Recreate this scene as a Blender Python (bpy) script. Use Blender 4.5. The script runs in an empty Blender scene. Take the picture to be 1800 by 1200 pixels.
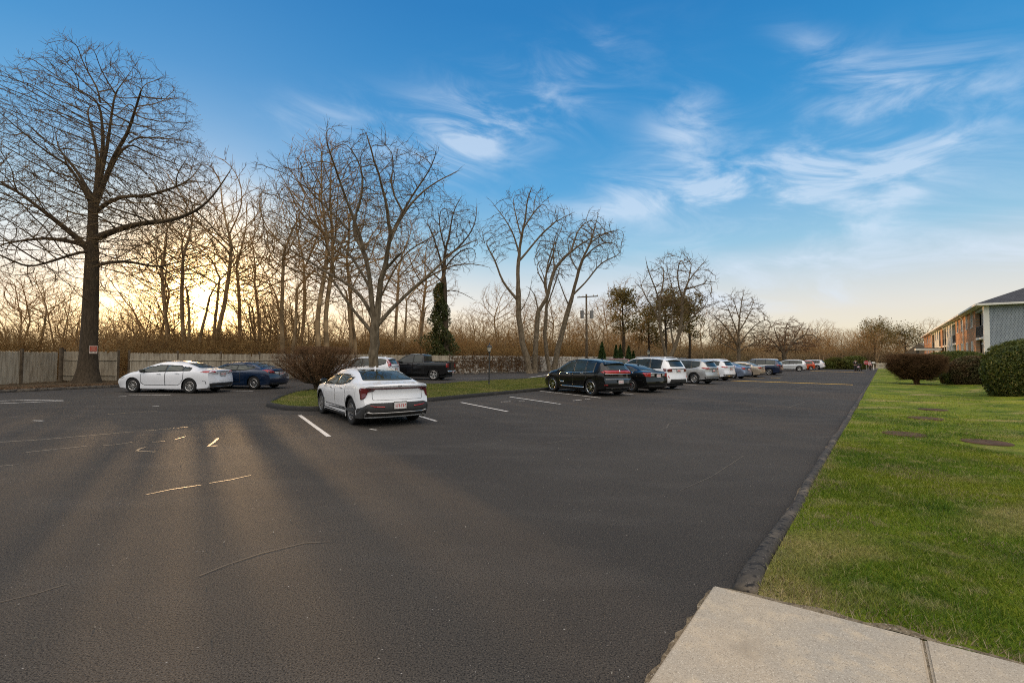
import bpy, bmesh, math, random
import numpy as np
from mathutils import Vector, Matrix, noise as mnoise
from mathutils.bvhtree import BVHTree
R = math.radians
sc = bpy.context.scene
COL = sc.collection

# ------------------------------------------------------------------ camera
F, PITCH, ROLL, CAMH = 800.0, R(1.93), R(0.458), 1.75
cam = bpy.data.objects.new('camera', bpy.data.cameras.new('camera'))
COL.objects.link(cam)
cam.data.sensor_width = 36.0
cam.data.lens = 36.0 * F / 1800.0
cam.data.clip_start, cam.data.clip_end = 0.05, 3000.0
CAM_ROT = Matrix.Rotation(math.pi / 2 + PITCH, 4, 'X') @ Matrix.Rotation(ROLL, 4, 'Z')
cam.matrix_world = Matrix.Translation((0, 0, CAMH)) @ CAM_ROT
sc.camera = cam
sc.view_settings.view_transform = 'Standard'
sc.view_settings.look = 'None'
sc.view_settings.exposure = 0.24
sc.view_settings.gamma = 1.0
sc.cycles.use_denoising = False
sc.cycles.filter_width = 1.05
sc.cycles.max_bounces = 6
sc.cycles.sample_clamp_indirect = 6.0

def ray(px, py):
    return (CAM_ROT.to_3x3() @ Vector(((px - 900) / F, -(py - 600) / F, -1.0)))
def at(px, py, z=0.0):                      # the place on the level z seen at a photo pixel
    d = ray(px, py)
    return Vector((0, 0, CAMH)) + d * ((z - CAMH) / d.z)
def atY(px, py, Y):                         # the place at distance Y seen at a photo pixel
    d = ray(px, py)
    return Vector((0, 0, CAMH)) + d * (Y / d.y)

# ------------------------------------------------------------------ sun and sky
SUN_AZ, SUN_EL = R(-34.4), R(6.3)
SUN = Vector((math.sin(SUN_AZ) * math.cos(SUN_EL), math.cos(SUN_AZ) * math.cos(SUN_EL), math.sin(SUN_EL)))
sl = bpy.data.lights.new('sun', 'SUN')
sl.energy, sl.angle, sl.color = 3.1, R(0.6), (1.0, 0.63, 0.31)
so = bpy.data.objects.new('sun', sl)
COL.objects.link(so)
so.rotation_euler = SUN.to_track_quat('Z', 'Y').to_euler()

world = bpy.data.worlds.new('World')
sc.world = world
world.use_nodes = True
wn, wl = world.node_tree.nodes, world.node_tree.links
wn.clear()
def W(t, **kw):
    n = wn.new(t)
    for k, v in kw.items():
        setattr(n, k, v)
    return n
def wset(sock, v):
    if hasattr(v, 'is_linked') or hasattr(v, 'links'):
        wl.new(v, sock)
    else:
        sock.default_value = v
def wm(op, a, b=None, c=None, clamp=False):
    n = W('ShaderNodeMath', operation=op, use_clamp=clamp)
    for i, v in enumerate((a, b, c)):
        if v is not None:
            wset(n.inputs[i], v)
    return n.outputs[0]
def wmix(f, a, b, mode='MIX'):
    n = W('ShaderNodeMix', data_type='RGBA', blend_type=mode)
    wset(n.inputs[0], f); wset(n.inputs[6], a); wset(n.inputs[7], b)
    return n.outputs[2]
def wsmooth(x, lo, hi):
    n = W('ShaderNodeMapRange', interpolation_type='SMOOTHSTEP')
    wset(n.inputs[0], x); n.inputs[1].default_value = lo; n.inputs[2].default_value = hi
    return n.outputs[0]
tc = W('ShaderNodeTexCoord')
DIR = tc.outputs['Generated']
sep = W('ShaderNodeSeparateXYZ'); wl.new(DIR, sep.inputs[0])
dx, dy, dz = sep.outputs
EL = wm('ARCSINE', wm('MINIMUM', wm('MAXIMUM', dz, -0.999), 0.999))
AZ = wm('ARCTAN2', dx, dy)
dotn = W('ShaderNodeVectorMath', operation='DOT_PRODUCT')
wl.new(DIR, dotn.inputs[0]); dotn.inputs[1].default_value = SUN
ANG = wm('ARCCOSINE', wm('MINIMUM', dotn.outputs['Value'], 0.99999))
sky = W('ShaderNodeTexSky', sky_type='NISHITA')
sky.sun_disc = False
sky.sun_elevation, sky.sun_rotation = SUN_EL, SUN_AZ
sky.air_density, sky.dust_density, sky.ozone_density = 1.0, 1.2, 2.0
def dim(c, k): return tuple(x * k for x in c)
nish = wmix(1.0, sky.outputs[0], (0.085, 0.085, 0.085, 1), 'MULTIPLY')
ramp = W('ShaderNodeValToRGB')
wl.new(wm('DIVIDE', EL, R(90)), ramp.inputs[0])
cr = ramp.color_ramp
stops = [(0.0, (.86, .74, .50)), (.03, (.84, .75, .57)), (.06, (.76, .73, .66)), (.10, (.57, .66, .72)), (.145, (.30, .55, .74)),
         (.225, (.088, .36, .68)), (.31, (.036, .27, .60)), (.42, (.020, .20, .51)), (.58, (.018, .18, .47)), (1.0, (.05, .22, .50))]
while len(cr.elements) > 1:
    cr.elements.remove(cr.elements[-1])
cr.elements[0].position = 0; cr.elements[0].color = stops[0][1] + (1,)
for p, c in stops[1:]:
    e = cr.elements.new(p); e.color = dim(c, .95 if p < .12 else .93) + (1,)
base = wmix(0.08, ramp.outputs[0], nish)
# thin high cloud
nv = W('ShaderNodeCombineXYZ')
wset(nv.inputs[0], wm('MULTIPLY', AZ, 5.0)); wset(nv.inputs[1], wm('MULTIPLY', wm('ADD', EL, wm('MULTIPLY', AZ, 0.16)), 15.0)); nv.inputs[2].default_value = 3.3
n1 = W('ShaderNodeTexNoise'); wl.new(nv.outputs[0], n1.inputs[0])
n1.inputs['Scale'].default_value = 1.0; n1.inputs['Detail'].default_value = 9; n1.inputs['Roughness'].default_value = .6; n1.inputs['Distortion'].default_value = .8
wisps = wsmooth(n1.outputs[0], .36, .76)
def blob(px, py, wx, wy, tilt, amt):
    d = ray(px, py).normalized()
    a0, e0 = math.atan2(d.x, d.y), math.asin(d.z)
    da, de = wm('SUBTRACT', AZ, a0), wm('SUBTRACT', EL, e0)
    c, s = math.cos(tilt), math.sin(tilt)
    u = wm('ADD', wm('MULTIPLY', da, c / wx), wm('MULTIPLY', de, s / wx))
    v = wm('ADD', wm('MULTIPLY', da, -s / wy), wm('MULTIPLY', de, c / wy))
    q = wm('MULTIPLY', wm('ADD', wm('MULTIPLY', u, u), wm('MULTIPLY', v, v)), .62)
    return wm('MULTIPLY', wm('EXPONENT', wm('MULTIPLY', q, -1.0)), amt)
blobs = [(850, 215, .20, .055, .26, 1.0), (820, 250, .08, .05, .0, .55), (560, 210, .08, .03, .2, .4),
         (1205, 225, .062, .045, .1, .95), (1510, 222, .10, .055, .15, 1.0), (1330, 325, .23, .048, -.03, 1.25),
         (1420, 355, .17, .022, -.08, .7), (1150, 340, .13, .03, .1, .6), (1575, 355, .06, .02, .4, .6),
         (1340, 466, .13, .009, .06, .75), (1650, 262, .07, .014, .5, .5), (1440, 90, .06, .02, -.6, .45), (1680, 150, .10, .03, -.2, .35),
         (1050, 95, .03, .02, .5, .35), (1560, 140, .09, .03, -.4, .4), (40, 365, .10, .05, .1, .8), (440, 355, .05, .018, .1, .6),
         (1650, 440, .34, .045, .0, .75), (1500, 500, .5, .03, .0, .55), (1350, 525, .4, .02, 0, .4), (1480, 405, .3, .012, -.1, .35), (1180, 480, .20, .04, .0, .45), (1100, 370, .1, .015, .0, .4), (250, 510, .5, .05, 0, .35)]
cl = None
for b in blobs:
    v = blob(*b)
    cl = v if cl is None else wm('ADD', cl, v)
cl = wm('MULTIPLY', cl, wm('ADD', wm('MULTIPLY', wisps, 1.05), 0.03))
cl = wm('MULTIPLY', wm('MINIMUM', cl, 0.9), .66)
col = wmix(cl, base, (.62, .71, .83, 1))
# added fill light: unseen broken cloud brightened over and behind the camera
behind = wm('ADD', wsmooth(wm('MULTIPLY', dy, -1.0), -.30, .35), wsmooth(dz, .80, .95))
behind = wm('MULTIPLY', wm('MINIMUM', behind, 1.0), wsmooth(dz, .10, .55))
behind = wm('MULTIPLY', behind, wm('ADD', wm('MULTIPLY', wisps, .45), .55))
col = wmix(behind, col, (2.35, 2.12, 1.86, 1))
# glow round the low sun
def glow(width, colr):
    g = wm('EXPONENT', wm('MULTIPLY', wm('DIVIDE', ANG, width), -1.0))
    return wmix(1.0, wmix(1.0, (1, 1, 1, 1), (colr[0], colr[1], colr[2], 1), 'MULTIPLY'), wmix(g, (0, 0, 0, 1), (1, 1, 1, 1)), 'MULTIPLY')
for wd, c in ((R(2.2), (17.0, 10.0, 3.2)), (R(4.6), (1.5, .95, .32)), (R(11), (.12, .075, .022))):
    col = wmix(1.0, col, glow(wd, c), 'ADD')
band = wm('MULTIPLY', wm('EXPONENT', wm('DIVIDE', wm('ABSOLUTE', wm('SUBTRACT', EL, R(2.5))), -R(4.6))), wm('EXPONENT', wm('DIVIDE', wm('ABSOLUTE', wm('SUBTRACT', AZ, SUN_AZ)), -R(13))))
col = wmix(1.0, col, wmix(1.0, (1.35, .78, .22, 1), wmix(band, (0, 0, 0, 1), (1, 1, 1, 1)), 'MULTIPLY'), 'ADD')
disc = wsmooth(ANG, R(.85), R(.45))
col = wmix(1.0, col, wmix(disc, (0, 0, 0, 1), (30, 22, 12, 1)), 'ADD')
below = wsmooth(dz, -.02, -.12)
col = wmix(below, col, (.12, .10, .07, 1))
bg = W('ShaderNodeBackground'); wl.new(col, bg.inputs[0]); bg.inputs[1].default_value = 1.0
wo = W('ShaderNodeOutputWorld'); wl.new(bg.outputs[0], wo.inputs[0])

# ------------------------------------------------------------------ materials
MATS = {}
def mat(name, colr, rough=.6, metal=0., spec=.5, col2=None, nscale=8., bump=0., bscale=None, detail=6., coat=0., trans=0., ior=None, lo=.35, hi=.65, stretch=None, flake=None):
    if name in MATS:
        return MATS[name]
    m = bpy.data.materials.new(name); m.use_nodes = True
    n, l = m.node_tree.nodes, m.node_tree.links
    b = n['Principled BSDF']
    b.inputs['Base Color'].default_value = (*colr, 1)
    b.inputs['Roughness'].default_value = rough
    b.inputs['Metallic'].default_value = metal
    b.inputs['Specular IOR Level'].default_value = spec
    if coat: b.inputs['Coat Weight'].default_value = coat; b.inputs['Coat Roughness'].default_value = .03
    if ior: b.inputs['IOR'].default_value = ior
    g = n.new('ShaderNodeNewGeometry'); src = g.outputs['Position']
    if stretch:
        mp = n.new('ShaderNodeMapping'); l.new(src, mp.inputs[0]); mp.inputs['Scale'].default_value = stretch; src = mp.outputs[0]
    if col2 is not None:
        t = n.new('ShaderNodeTexNoise'); l.new(src, t.inputs[0]); t.inputs['Scale'].default_value = nscale; t.inputs['Detail'].default_value = detail
        mr = n.new('ShaderNodeMapRange'); l.new(t.outputs[0], mr.inputs[0]); mr.inputs[1].default_value = lo; mr.inputs[2].default_value = hi
        mx = n.new('ShaderNodeMix'); mx.data_type = 'RGBA'; l.new(mr.outputs[0], mx.inputs[0])
        mx.inputs[6].default_value = (*colr, 1); mx.inputs[7].default_value = (*col2, 1)
        l.new(mx.outputs[2], b.inputs['Base Color'])
    if bump:
        t2 = n.new('ShaderNodeTexNoise'); l.new(src, t2.inputs[0]); t2.inputs['Scale'].default_value = bscale or nscale; t2.inputs['Detail'].default_value = 5
        bp = n.new('ShaderNodeBump'); l.new(t2.outputs[0], bp.inputs['Height']); bp.inputs['Strength'].default_value = bump; bp.inputs['Distance'].default_value = .02
        l.new(bp.outputs[0], b.inputs['Normal'])
    if trans:
        tr = n.new('ShaderNodeBsdfTranslucent'); ms = n.new('ShaderNodeMixShader'); ms.inputs[0].default_value = trans
        if col2 is not None: l.new(mx.outputs[2], tr.inputs[0])
        else: tr.inputs[0].default_value = (*colr, 1)
        l.new(b.outputs[0], ms.inputs[1]); l.new(tr.outputs[0], ms.inputs[2])
        l.new(ms.outputs[0], n['Material Output'].inputs[0])
    MATS[name] = m
    return m

def layered(name, stack, rough=.9, spec=.3, bump=0., bscale=60., bdist=.01, trans=0.):
    """Base colour built from several noises: (colour) then (colour, scale, lo, hi, detail, stretch)."""
    m = bpy.data.materials.new(name); m.use_nodes = True
    n, l = m.node_tree.nodes, m.node_tree.links
    b = n['Principled BSDF']; b.inputs['Roughness'].default_value = rough; b.inputs['Specular IOR Level'].default_value = spec
    pos = n.new('ShaderNodeNewGeometry').outputs['Position']
    cur = None
    for i, s in enumerate(stack):
        if i == 0:
            rgb = n.new('ShaderNodeRGB'); rgb.outputs[0].default_value = (*s, 1); cur = rgb.outputs[0]; continue
        c, scale, lo, hi, det, st = s
        mp = n.new('ShaderNodeMapping'); l.new(pos, mp.inputs[0])
        mp.inputs['Scale'].default_value = st[:3]; mp.inputs['Location'].default_value = (i * 7.3, i * 3.1, 0)
        if len(st) > 3: mp.inputs['Rotation'].default_value = (0, 0, st[3])
        t = n.new('ShaderNodeTexNoise'); l.new(mp.outputs[0], t.inputs[0]); t.inputs['Scale'].default_value = scale; t.inputs['Detail'].default_value = det
        mr = n.new('ShaderNodeMapRange'); l.new(t.outputs[0], mr.inputs[0]); mr.inputs[1].default_value = lo; mr.inputs[2].default_value = hi
        mx = n.new('ShaderNodeMix'); mx.data_type = 'RGBA'; l.new(mr.outputs[0], mx.inputs[0]); l.new(cur, mx.inputs[6]); mx.inputs[7].default_value = (*c, 1)
        cur = mx.outputs[2]
    l.new(cur, b.inputs['Base Color'])
    if bump:
        t2 = n.new('ShaderNodeTexNoise'); l.new(pos, t2.inputs[0]); t2.inputs['Scale'].default_value = bscale; t2.inputs['Detail'].default_value = 6
        bp = n.new('ShaderNodeBump'); l.new(t2.outputs[0], bp.inputs['Height']); bp.inputs['Strength'].default_value = bump; bp.inputs['Distance'].default_value = bdist
        l.new(bp.outputs[0], b.inputs['Normal'])
    if trans:
        tr = n.new('ShaderNodeBsdfTranslucent'); ms = n.new('ShaderNodeMixShader'); ms.inputs[0].default_value = trans
        l.new(cur, tr.inputs[0]); l.new(b.outputs[0], ms.inputs[1]); l.new(tr.outputs[0], ms.inputs[2]); l.new(ms.outputs[0], n['Material Output'].inputs[0])
    MATS[name] = m
    return m

ASPHALT = layered('asphalt', [(.070, .0605, .050),
    ((.052, .045, .038), .22, .40, .62, 5, (1, 1, 1)),
    ((.080, .070, .059), .5, .50, .72, 6, (1, 3.0, 1, R(39))),
    ((.022, .020, .018), 85., .47, .62, 3, (1, 1, 1)),
    ((.170, .140, .105), 120., .585, .72, 2, (1, 1, 1)),
    ((.34, .31, .27), 37., .775, .80, 1, (1, 1, 1))], rough=.85, spec=.16, bump=.8, bscale=90., bdist=.014)
CURBM = layered('asphalt_berm', [(.050, .043, .035), ((.15, .12, .085), 3., .5, .72, 6, (1, 1, 1)), ((.018, .016, .015), 14., .52, .62, 6, (1, 1, 1)), ((.13, .11, .09), 60., .6, .72, 2, (1, 1, 1))], rough=.9, bump=.45, bscale=40., bdist=.010)
LAWN = layered('lawn', [(.165, .205, .013), ((.066, .112, .007), .8, .44, .6, 5, (1, 1, 1)), ((.22, .245, .020), .45, .46, .70, 6, (1, 1, 1)),
                        ((.36, .28, .11), .33, .56, .70, 8, (1, 2.2, 1, R(51))), ((.38, .30, .14), 7., .60, .74, 5, (1, 1, 1)), ((.050, .065, .010), 40., .5, .7, 3, (1, 1, 1))], rough=.95, spec=.15, bump=.9, bscale=45., bdist=.05)
ISLG = layered('island_turf', [(.115, .125, .026), ((.075, .095, .018), .9, .4, .6, 6, (1, 1, 1)), ((.24, .19, .085), .6, .5, .72, 6, (1, 2, 1, R(39))), ((.05, .055, .016), 20., .5, .7, 3, (1, 1, 1))], rough=.95, spec=.15, bump=.9, bscale=40., bdist=.05)
EARTH = layered('leaf_litter_earth', [(.10, .070, .040), ((.055, .040, .022), 2., .45, .6, 6, (1, 1, 1)), ((.17, .12, .07), 12., .55, .7, 6, (1, 1, 1))], rough=.98, spec=.1, bump=.8, bscale=20., bdist=.05)
CONC = layered('concrete', [(.41, .335, .24), ((.36, .31, .24), 1.6, .4, .62, 6, (1, 1, 1)), ((.48, .385, .265), 8., .5, .7, 6, (1, 1, 1)), ((.25, .205, .15), 130., .54, .66, 3, (1, 1, 1)), ((.58, .51, .40), 150., .58, .70, 2, (1, 1, 1)), ((.27, .22, .16), 2.2, .60, .78, 6, (1, 1, 1))], rough=.9, bump=.35, bscale=140., bdist=.004)
SANDM = layered('sandy_edge', [(.22, .17, .105), ((.12, .09, .055), 20., .45, .6, 6, (1, 1, 1)), ((.40, .34, .25), 70., .58, .7, 3, (1, 1, 1))], rough=.95, bump=.9, bscale=60., bdist=.02)
WHITEP = layered('worn_white_paint', [(.62, .58, .52), ((.30, .27, .24), 9., .52, .68, 6, (1, 1, 1))], rough=.7)
YELP = layered('yellow_paint', [(.80, .46, .05), ((.55, .32, .05), 4., .55, .7, 6, (1, 1, 1))], rough=.8)
SEALF = layered('faint_crack', [(.105, .088, .068), ((.06, .05, .042), 5., .5, .7, 5, (1, 1, 1))], rough=.8, spec=.2)
SEAL = layered('crack_sealant', [(.20, .155, .10), ((.09, .075, .06), 5., .5, .7, 5, (1, 1, 1))], rough=.5, spec=.4)
BARK = mat('bark', (.085, .062, .040), .95, spec=.15, col2=(.045, .033, .021), nscale=6, bump=1., bscale=14, stretch=(3, 3, .5))
BARKL = mat('lichen_bark', (.19, .148, .098), .95, spec=.15, col2=(.085, .064, .040), nscale=4, bump=1., bscale=14, stretch=(2.5, 2.5, .8))
WBARK = mat('sunlit_wood_bark', (.36, .245, .13), .95, spec=.1, col2=(.16, .108, .058), nscale=1.3)  # brighter golden bark: glow of the low sun put into the colour
WTWIG = mat('sunlit_wood_twig', (.36, .235, .105), .9, spec=.1, col2=(.48, .315, .14), nscale=.6, trans=.45)  # twig tone lightened to carry the golden sun glow
TWIG = mat('twig', (.100, .066, .034), .9, spec=.12, col2=(.15, .10, .05), nscale=.8)
TWIGB = mat('buds', (.26, .19, .085), .8, trans=.4)
TWIGR = mat('red_brown_twig', (.155, .085, .045), .9, spec=.15, col2=(.21, .12, .06), nscale=1.5, trans=.2)
TWIGD = mat('dark_brown_twig', (.100, .056, .026), .9, spec=.1, col2=(.15, .085, .04), nscale=2.5, trans=.1)
THICK = layered('sunlit_thicket_twigs', [(.42, .265, .105), ((.26, .16, .07), .6, .42, .6, 5, (1, 1, 1)), ((.50, .34, .145), 1.3, .52, .7, 5, (1, 1, 1))], rough=.95, spec=.1, trans=.45)  # golden sunlight on the thicket put into the twig colours
FARW = layered('far_wood_twigs', [(.31, .215, .115), ((.19, .145, .07), .12, .42, .6, 5, (1, 1, 1)), ((.42, .29, .15), .3, .52, .7, 5, (1, 1, 1))], rough=.95, spec=.1, trans=.2)
EVER = mat('evergreen_leaf', (.032, .056, .008), .6, spec=.3, col2=(.13, .13, .018), nscale=8, trans=.2)
EVERD = mat('yew_leaf', (.022, .042, .006), .6, spec=.3, col2=(.095, .105, .014), nscale=9, trans=.15)  # yellower second tone paints golden highlights on the leaves
ARBV = mat('arborvitae_leaf', (.020, .042, .010), .7, spec=.2, col2=(.05, .08, .018), nscale=3, trans=.1)
PINE = mat('pine_needle', (.095, .078, .022), .7, spec=.2, col2=(.20, .145, .045), nscale=.7, trans=.2)
IVY = mat('ivy_leaf', (.035, .052, .010), .6, spec=.35, col2=(.085, .085, .02), nscale=3, trans=.2)
GOLDS = mat('golden_shrub_leaf', (.11, .095, .018), .7, spec=.2, col2=(.05, .065, .014), nscale=2, trans=.2)
WOODF = layered('weathered_fence_wood', [(.41, .345, .25), ((.27, .22, .155), 2., .42, .62, 6, (4, 4, .5)), ((.42, .37, .29), 5., .55, .7, 5, (6, 6, .4)), ((.13, .10, .075), 1.1, .58, .75, 6, (1, 1, .6))], rough=.95, spec=.15)
WOODL = layered('bleached_fence_wood', [(.54, .49, .41), ((.40, .35, .28), 2., .42, .62, 6, (4, 4, .5)), ((.62, .57, .49), 5., .55, .7, 5, (6, 6, .4))], rough=.95, spec=.15)
POSTM = mat('fence_post_wood', (.14, .105, .07), .95, spec=.1, col2=(.08, .06, .04), nscale=5)
TYRE = mat('tyre_rubber', (.018, .017, .016), .85, spec=.3)
RIMS = mat('alloy', (.55, .53, .50), .28, metal=.9)
CHROME = mat('chrome', (.75, .73, .70), .10, metal=1.)
RIMD = mat('dark_alloy', (.24, .23, .22), .4, metal=.6)
PLAST = mat('black_plastic', (.022, .021, .020), .65, col2=(.034, .032, .029), nscale=30)
GLASS = mat('car_glass', (.045, .054, .042), .03, spec=.5, ior=1.5, col2=(.016, .019, .016), nscale=.9)
TAIL = mat('tail_lamp_red', (.42, .012, .010), .15, spec=.6, coat=.6, col2=(.30, .01, .008), nscale=9)
TAILD = mat('dark_tail_lamp', (.10, .010, .010), .12, spec=.6, coat=.6, col2=(.14, .02, .02), nscale=9)
LAMPC = mat('clear_lamp', (.55, .52, .46), .12, spec=.6, coat=.5, col2=(.35, .33, .30), nscale=12)
AMBER = mat('amber_lamp', (.55, .14, .02), .2, coat=.5, col2=(.4, .1, .02), nscale=9)
PLATE = mat('plate_white', (.70, .67, .63), .5, col2=(.62, .59, .55), nscale=14)
PLATER = mat('plate_red', (.42, .03, .03), .5, col2=(.5, .05, .04), nscale=14)
UNDER = mat('underbody', (.010, .010, .010), .9, col2=(.015, .014, .013), nscale=6)
GAP = mat('panel_gap', (.02, .02, .02), .8, col2=(.03, .03, .03), nscale=6)
def paint(name, c, metal=0., rough=.32):
    return mat(name, c, rough, metal=metal, spec=.5, coat=.9, col2=tuple(x * .93 for x in c), nscale=1.2)
def pick(m): return m

# ------------------------------------------------------------------ mesh helpers
def link(name, me, parent=None, loc=None):
    o = bpy.data.objects.new(name, me); COL.objects.link(o)
    if parent is not None: o.parent = parent
    if loc is not None: o.location = loc
    return o
def mesh_np(name, V, Q=None, T=None, m=None, smooth=False):
    me = bpy.data.meshes.new(name)
    V = np.asarray(V, np.float32).reshape(-1, 3)
    parts, totals = [], []
    if Q is not None and len(Q): Q = np.asarray(Q, np.int32); parts.append(Q.ravel()); totals.append(np.full(len(Q), 4, np.int32))
    if T is not None and len(T): T = np.asarray(T, np.int32); parts.append(T.ravel()); totals.append(np.full(len(T), 3, np.int32))
    loops = np.concatenate(parts); tot = np.concatenate(totals)
    start = np.concatenate(([0], np.cumsum(tot)[:-1])).astype(np.int32)
    me.vertices.add(len(V)); me.vertices.foreach_set('co', V.ravel())
    me.loops.add(len(loops)); me.loops.foreach_set('vertex_index', loops)
    me.polygons.add(len(tot)); me.polygons.foreach_set('loop_start', start)
    me.update(calc_edges=True)
    if smooth: me.polygons.foreach_set('use_smooth', np.ones(len(tot), bool))
    if m is not None: me.materials.append(m)
    return me
class MB:
    """collects boxes, prisms and tubes into one mesh"""
    def __init__(s): s.v, s.f = [], []
    def add(s, vs, fs):
        o = len(s.v); s.v += [tuple(v) for v in vs]; s.f += [tuple(i + o for i in f) for f in fs]
    def box(s, c, d, rz=0., ax=None):
        hx, hy, hz = d[0] / 2, d[1] / 2, d[2] / 2
        vs = [Vector((x, y, z)) for x in (-hx, hx) for y in (-hy, hy) for z in (-hz, hz)]
        M = Matrix.Rotation(rz, 3, 'Z') if ax is None else ax
        s.add([M @ v + Vector(c) for v in vs], [(0, 1, 3, 2), (4, 6, 7, 5), (0, 4, 5, 1), (2, 3, 7, 6), (0, 2, 6, 4), (1, 5, 7, 3)])
    def prism(s, poly, z0, z1):
        n = len(poly); s.add([(p[0], p[1], z0) for p in poly] + [(p[0], p[1], z1) for p in poly],
                             [tuple(range(n))[::-1], tuple(range(n, 2 * n))] + [(i, (i + 1) % n, (i + 1) % n + n, i + n) for i in range(n)])
    def tube(s, pts, rad, n=8, cap=True):
        pts = [Vector(p) for p in pts]
        rings = []
        for i, p in enumerate(pts):
            t = (pts[min(i + 1, len(pts) - 1)] - pts[max(i - 1, 0)]).normalized()
            ref = Vector((1, 0, 0)) if abs(t.x) < .8 else Vector((0, 1, 0))
            a = t.cross(ref).normalized(); b = t.cross(a)
            r = rad[i] if hasattr(rad, '__len__') else rad
            rings.append([p + (a * math.cos(2 * math.pi * k / n) + b * math.sin(2 * math.pi * k / n)) * r for k in range(n)])
        vs = [v for r_ in rings for v in r_]; fs = []
        for i in range(len(pts) - 1):
            fs += [(i * n + k, i * n + (k + 1) % n, (i + 1) * n + (k + 1) % n, (i + 1) * n + k) for k in range(n)]
        if cap: fs += [tuple(range(n))[::-1], tuple(range((len(pts) - 1) * n, len(pts) * n))]
        s.add(vs, fs)
    def lathe(s, prof, n=24, axis='Z', off=(0, 0, 0)):
        vs = []
        for r, h in prof:
            for k in range(n):
                a = 2 * math.pi * k / n
                x, y = r * math.cos(a), r * math.sin(a)
                v = (x, y, h) if axis == 'Z' else (h, x, y)
                vs.append(Vector(v) + Vector(off))
        fs = [(i * n + k, i * n + (k + 1) % n, (i + 1) * n + (k + 1) % n, (i + 1) * n + k) for i in range(len(prof) - 1) for k in range(n)]
        s.add(vs, fs)
    def build(s, name, m, parent=None, loc=None, smooth=False):
        me = bpy.data.meshes.new(name); me.from_pydata(s.v, [], s.f); me.update()
        if smooth: me.polygons.foreach_set('use_smooth', np.ones(len(me.polygons), bool))
        me.materials.append(m)
        return link(name, me, parent, loc)
def thing(name, label, cat, loc=(0, 0, 0), rz=0., group=None):
    o = link(name, None, None, loc); o.rotation_euler = (0, 0, rz); o.empty_display_size = .2
    return tag(o, label, cat, group)
def tag(o, label=None, cat=None, group=None, kind=None):
    if label: o['label'] = label
    if cat: o['category'] = cat
    if group: o['group'] = group
    if kind: o['kind'] = kind
    return o
def copy_tree(o, parent=None):
    c = o.copy(); COL.objects.link(c)
    if parent is not None: c.parent = parent
    for ch in list(o.children): copy_tree(ch, c)
    return c
def textmesh(txt, size, m, parent, loc, rot, name='lettering', ext=.002):
    cu = bpy.data.curves.new(name, 'FONT'); cu.body = txt; cu.size = size; cu.extrude = ext; cu.align_x = 'CENTER'; cu.align_y = 'CENTER'; cu.resolution_u = 2
    t = bpy.data.objects.new(name, cu); COL.objects.link(t)
    bpy.context.view_layer.update()
    me = bpy.data.meshes.new_from_object(t.evaluated_get(bpy.context.evaluated_depsgraph_get()))
    bpy.data.objects.remove(t); bpy.data.curves.remove(cu)
    me.name = name; me.materials.clear(); me.materials.append(m)
    o = link(name, me, parent, loc); o.rotation_euler = rot
    return o

UDIR = Vector((math.sin(R(39.2)), math.cos(R(39.2)), 0))      # along the car park
VDIR = Vector((-UDIR.y, UDIR.x, 0))                            # across it, away from the lawn
def sheet(name, poly, z, m, kind='structure', step=None, hfun=None):
    bm = bmesh.new()
    f = bm.faces.new([bm.verts.new((p[0], p[1], z)) for p in poly])
    if step:
        xs = [p[0] for p in poly]; ys = [p[1] for p in poly]
        for k in np.arange(min(xs), max(xs), step):
            bmesh.ops.bisect_plane(bm, geom=bm.verts[:] + bm.edges[:] + bm.faces[:], plane_co=(k, 0, 0), plane_no=(1, 0, 0))
        for k in np.arange(min(ys), max(ys), step):
            bmesh.ops.bisect_plane(bm, geom=bm.verts[:] + bm.edges[:] + bm.faces[:], plane_co=(0, k, 0), plane_no=(0, 1, 0))
        if hfun:
            for v in bm.verts: v.co.z = z + hfun(v.co.x, v.co.y)
    bmesh.ops.recalc_face_normals(bm, faces=bm.faces[:])
    if bm.faces and sum(f.normal.z for f in bm.faces) < 0: bmesh.ops.reverse_faces(bm, faces=bm.faces[:])
    me = bpy.data.meshes.new(name); bm.to_mesh(me); bm.free(); me.materials.append(m)
    if step: me.polygons.foreach_set('use_smooth', np.ones(len(me.polygons), bool))
    o = link(name, me)
    if kind: o['kind'] = kind
    return o

# ------------------------------------------------------------------ ground
C0 = Vector((1.75, 3.44, 0))                                  # near end of the right kerb
sheet('ground', [(-700, -60), (700, -60), (700, 1400), (-700, 1400)], -.03, EARTH)
FAR = C0 + UDIR * 112
lot = [(-60, -30), (40, -30), (C0.x + 3, C0.y - 8), tuple(C0.xy), tuple(FAR.xy), tuple((FAR + VDIR * 46).xy), (-20, 60), (-60, 20)]
lot = [(-26, -30), (12, -30), (12, -4), tuple(C0.xy), tuple(FAR.xy), tuple((FAR + VDIR * 30).xy), (-4.5, 46.2), (-19.4, 31.3), (-21.4, 26), (-22.6, 20), (-25, 0)]
sheet('car_park', lot, 0.0, ASPHALT)
CN = Vector((1.53, 3.48, 0))                                   # corner of the concrete walk
wdir = Vector((.845, -.535, 0)).normalized(); wback = Vector((-.615, -.79, 0)).normalized()
def walk_d(x, y): return max(0., min(1., ((x - CN.x) * .535 + (y - CN.y) * .845) / 1.5))
lawn_h = lambda x, y: -.022 + .022 * walk_d(x, y) + .05 * walk_d(x, y) * mnoise.noise(Vector((x * .35, y * .35, 0))) + min(1.0, max(0, ((Vector((x, y, 0)) - C0).dot(-VDIR) - 5) * .22))
LW0 = C0 - VDIR * .06
lawnp = [tuple(LW0.xy), tuple((C0 + UDIR * 116 - VDIR * .06).xy), tuple((C0 + UDIR * 116 - VDIR * 60).xy), tuple((C0 - VDIR * 60).xy)]
kp = CN + wdir * .38
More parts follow.
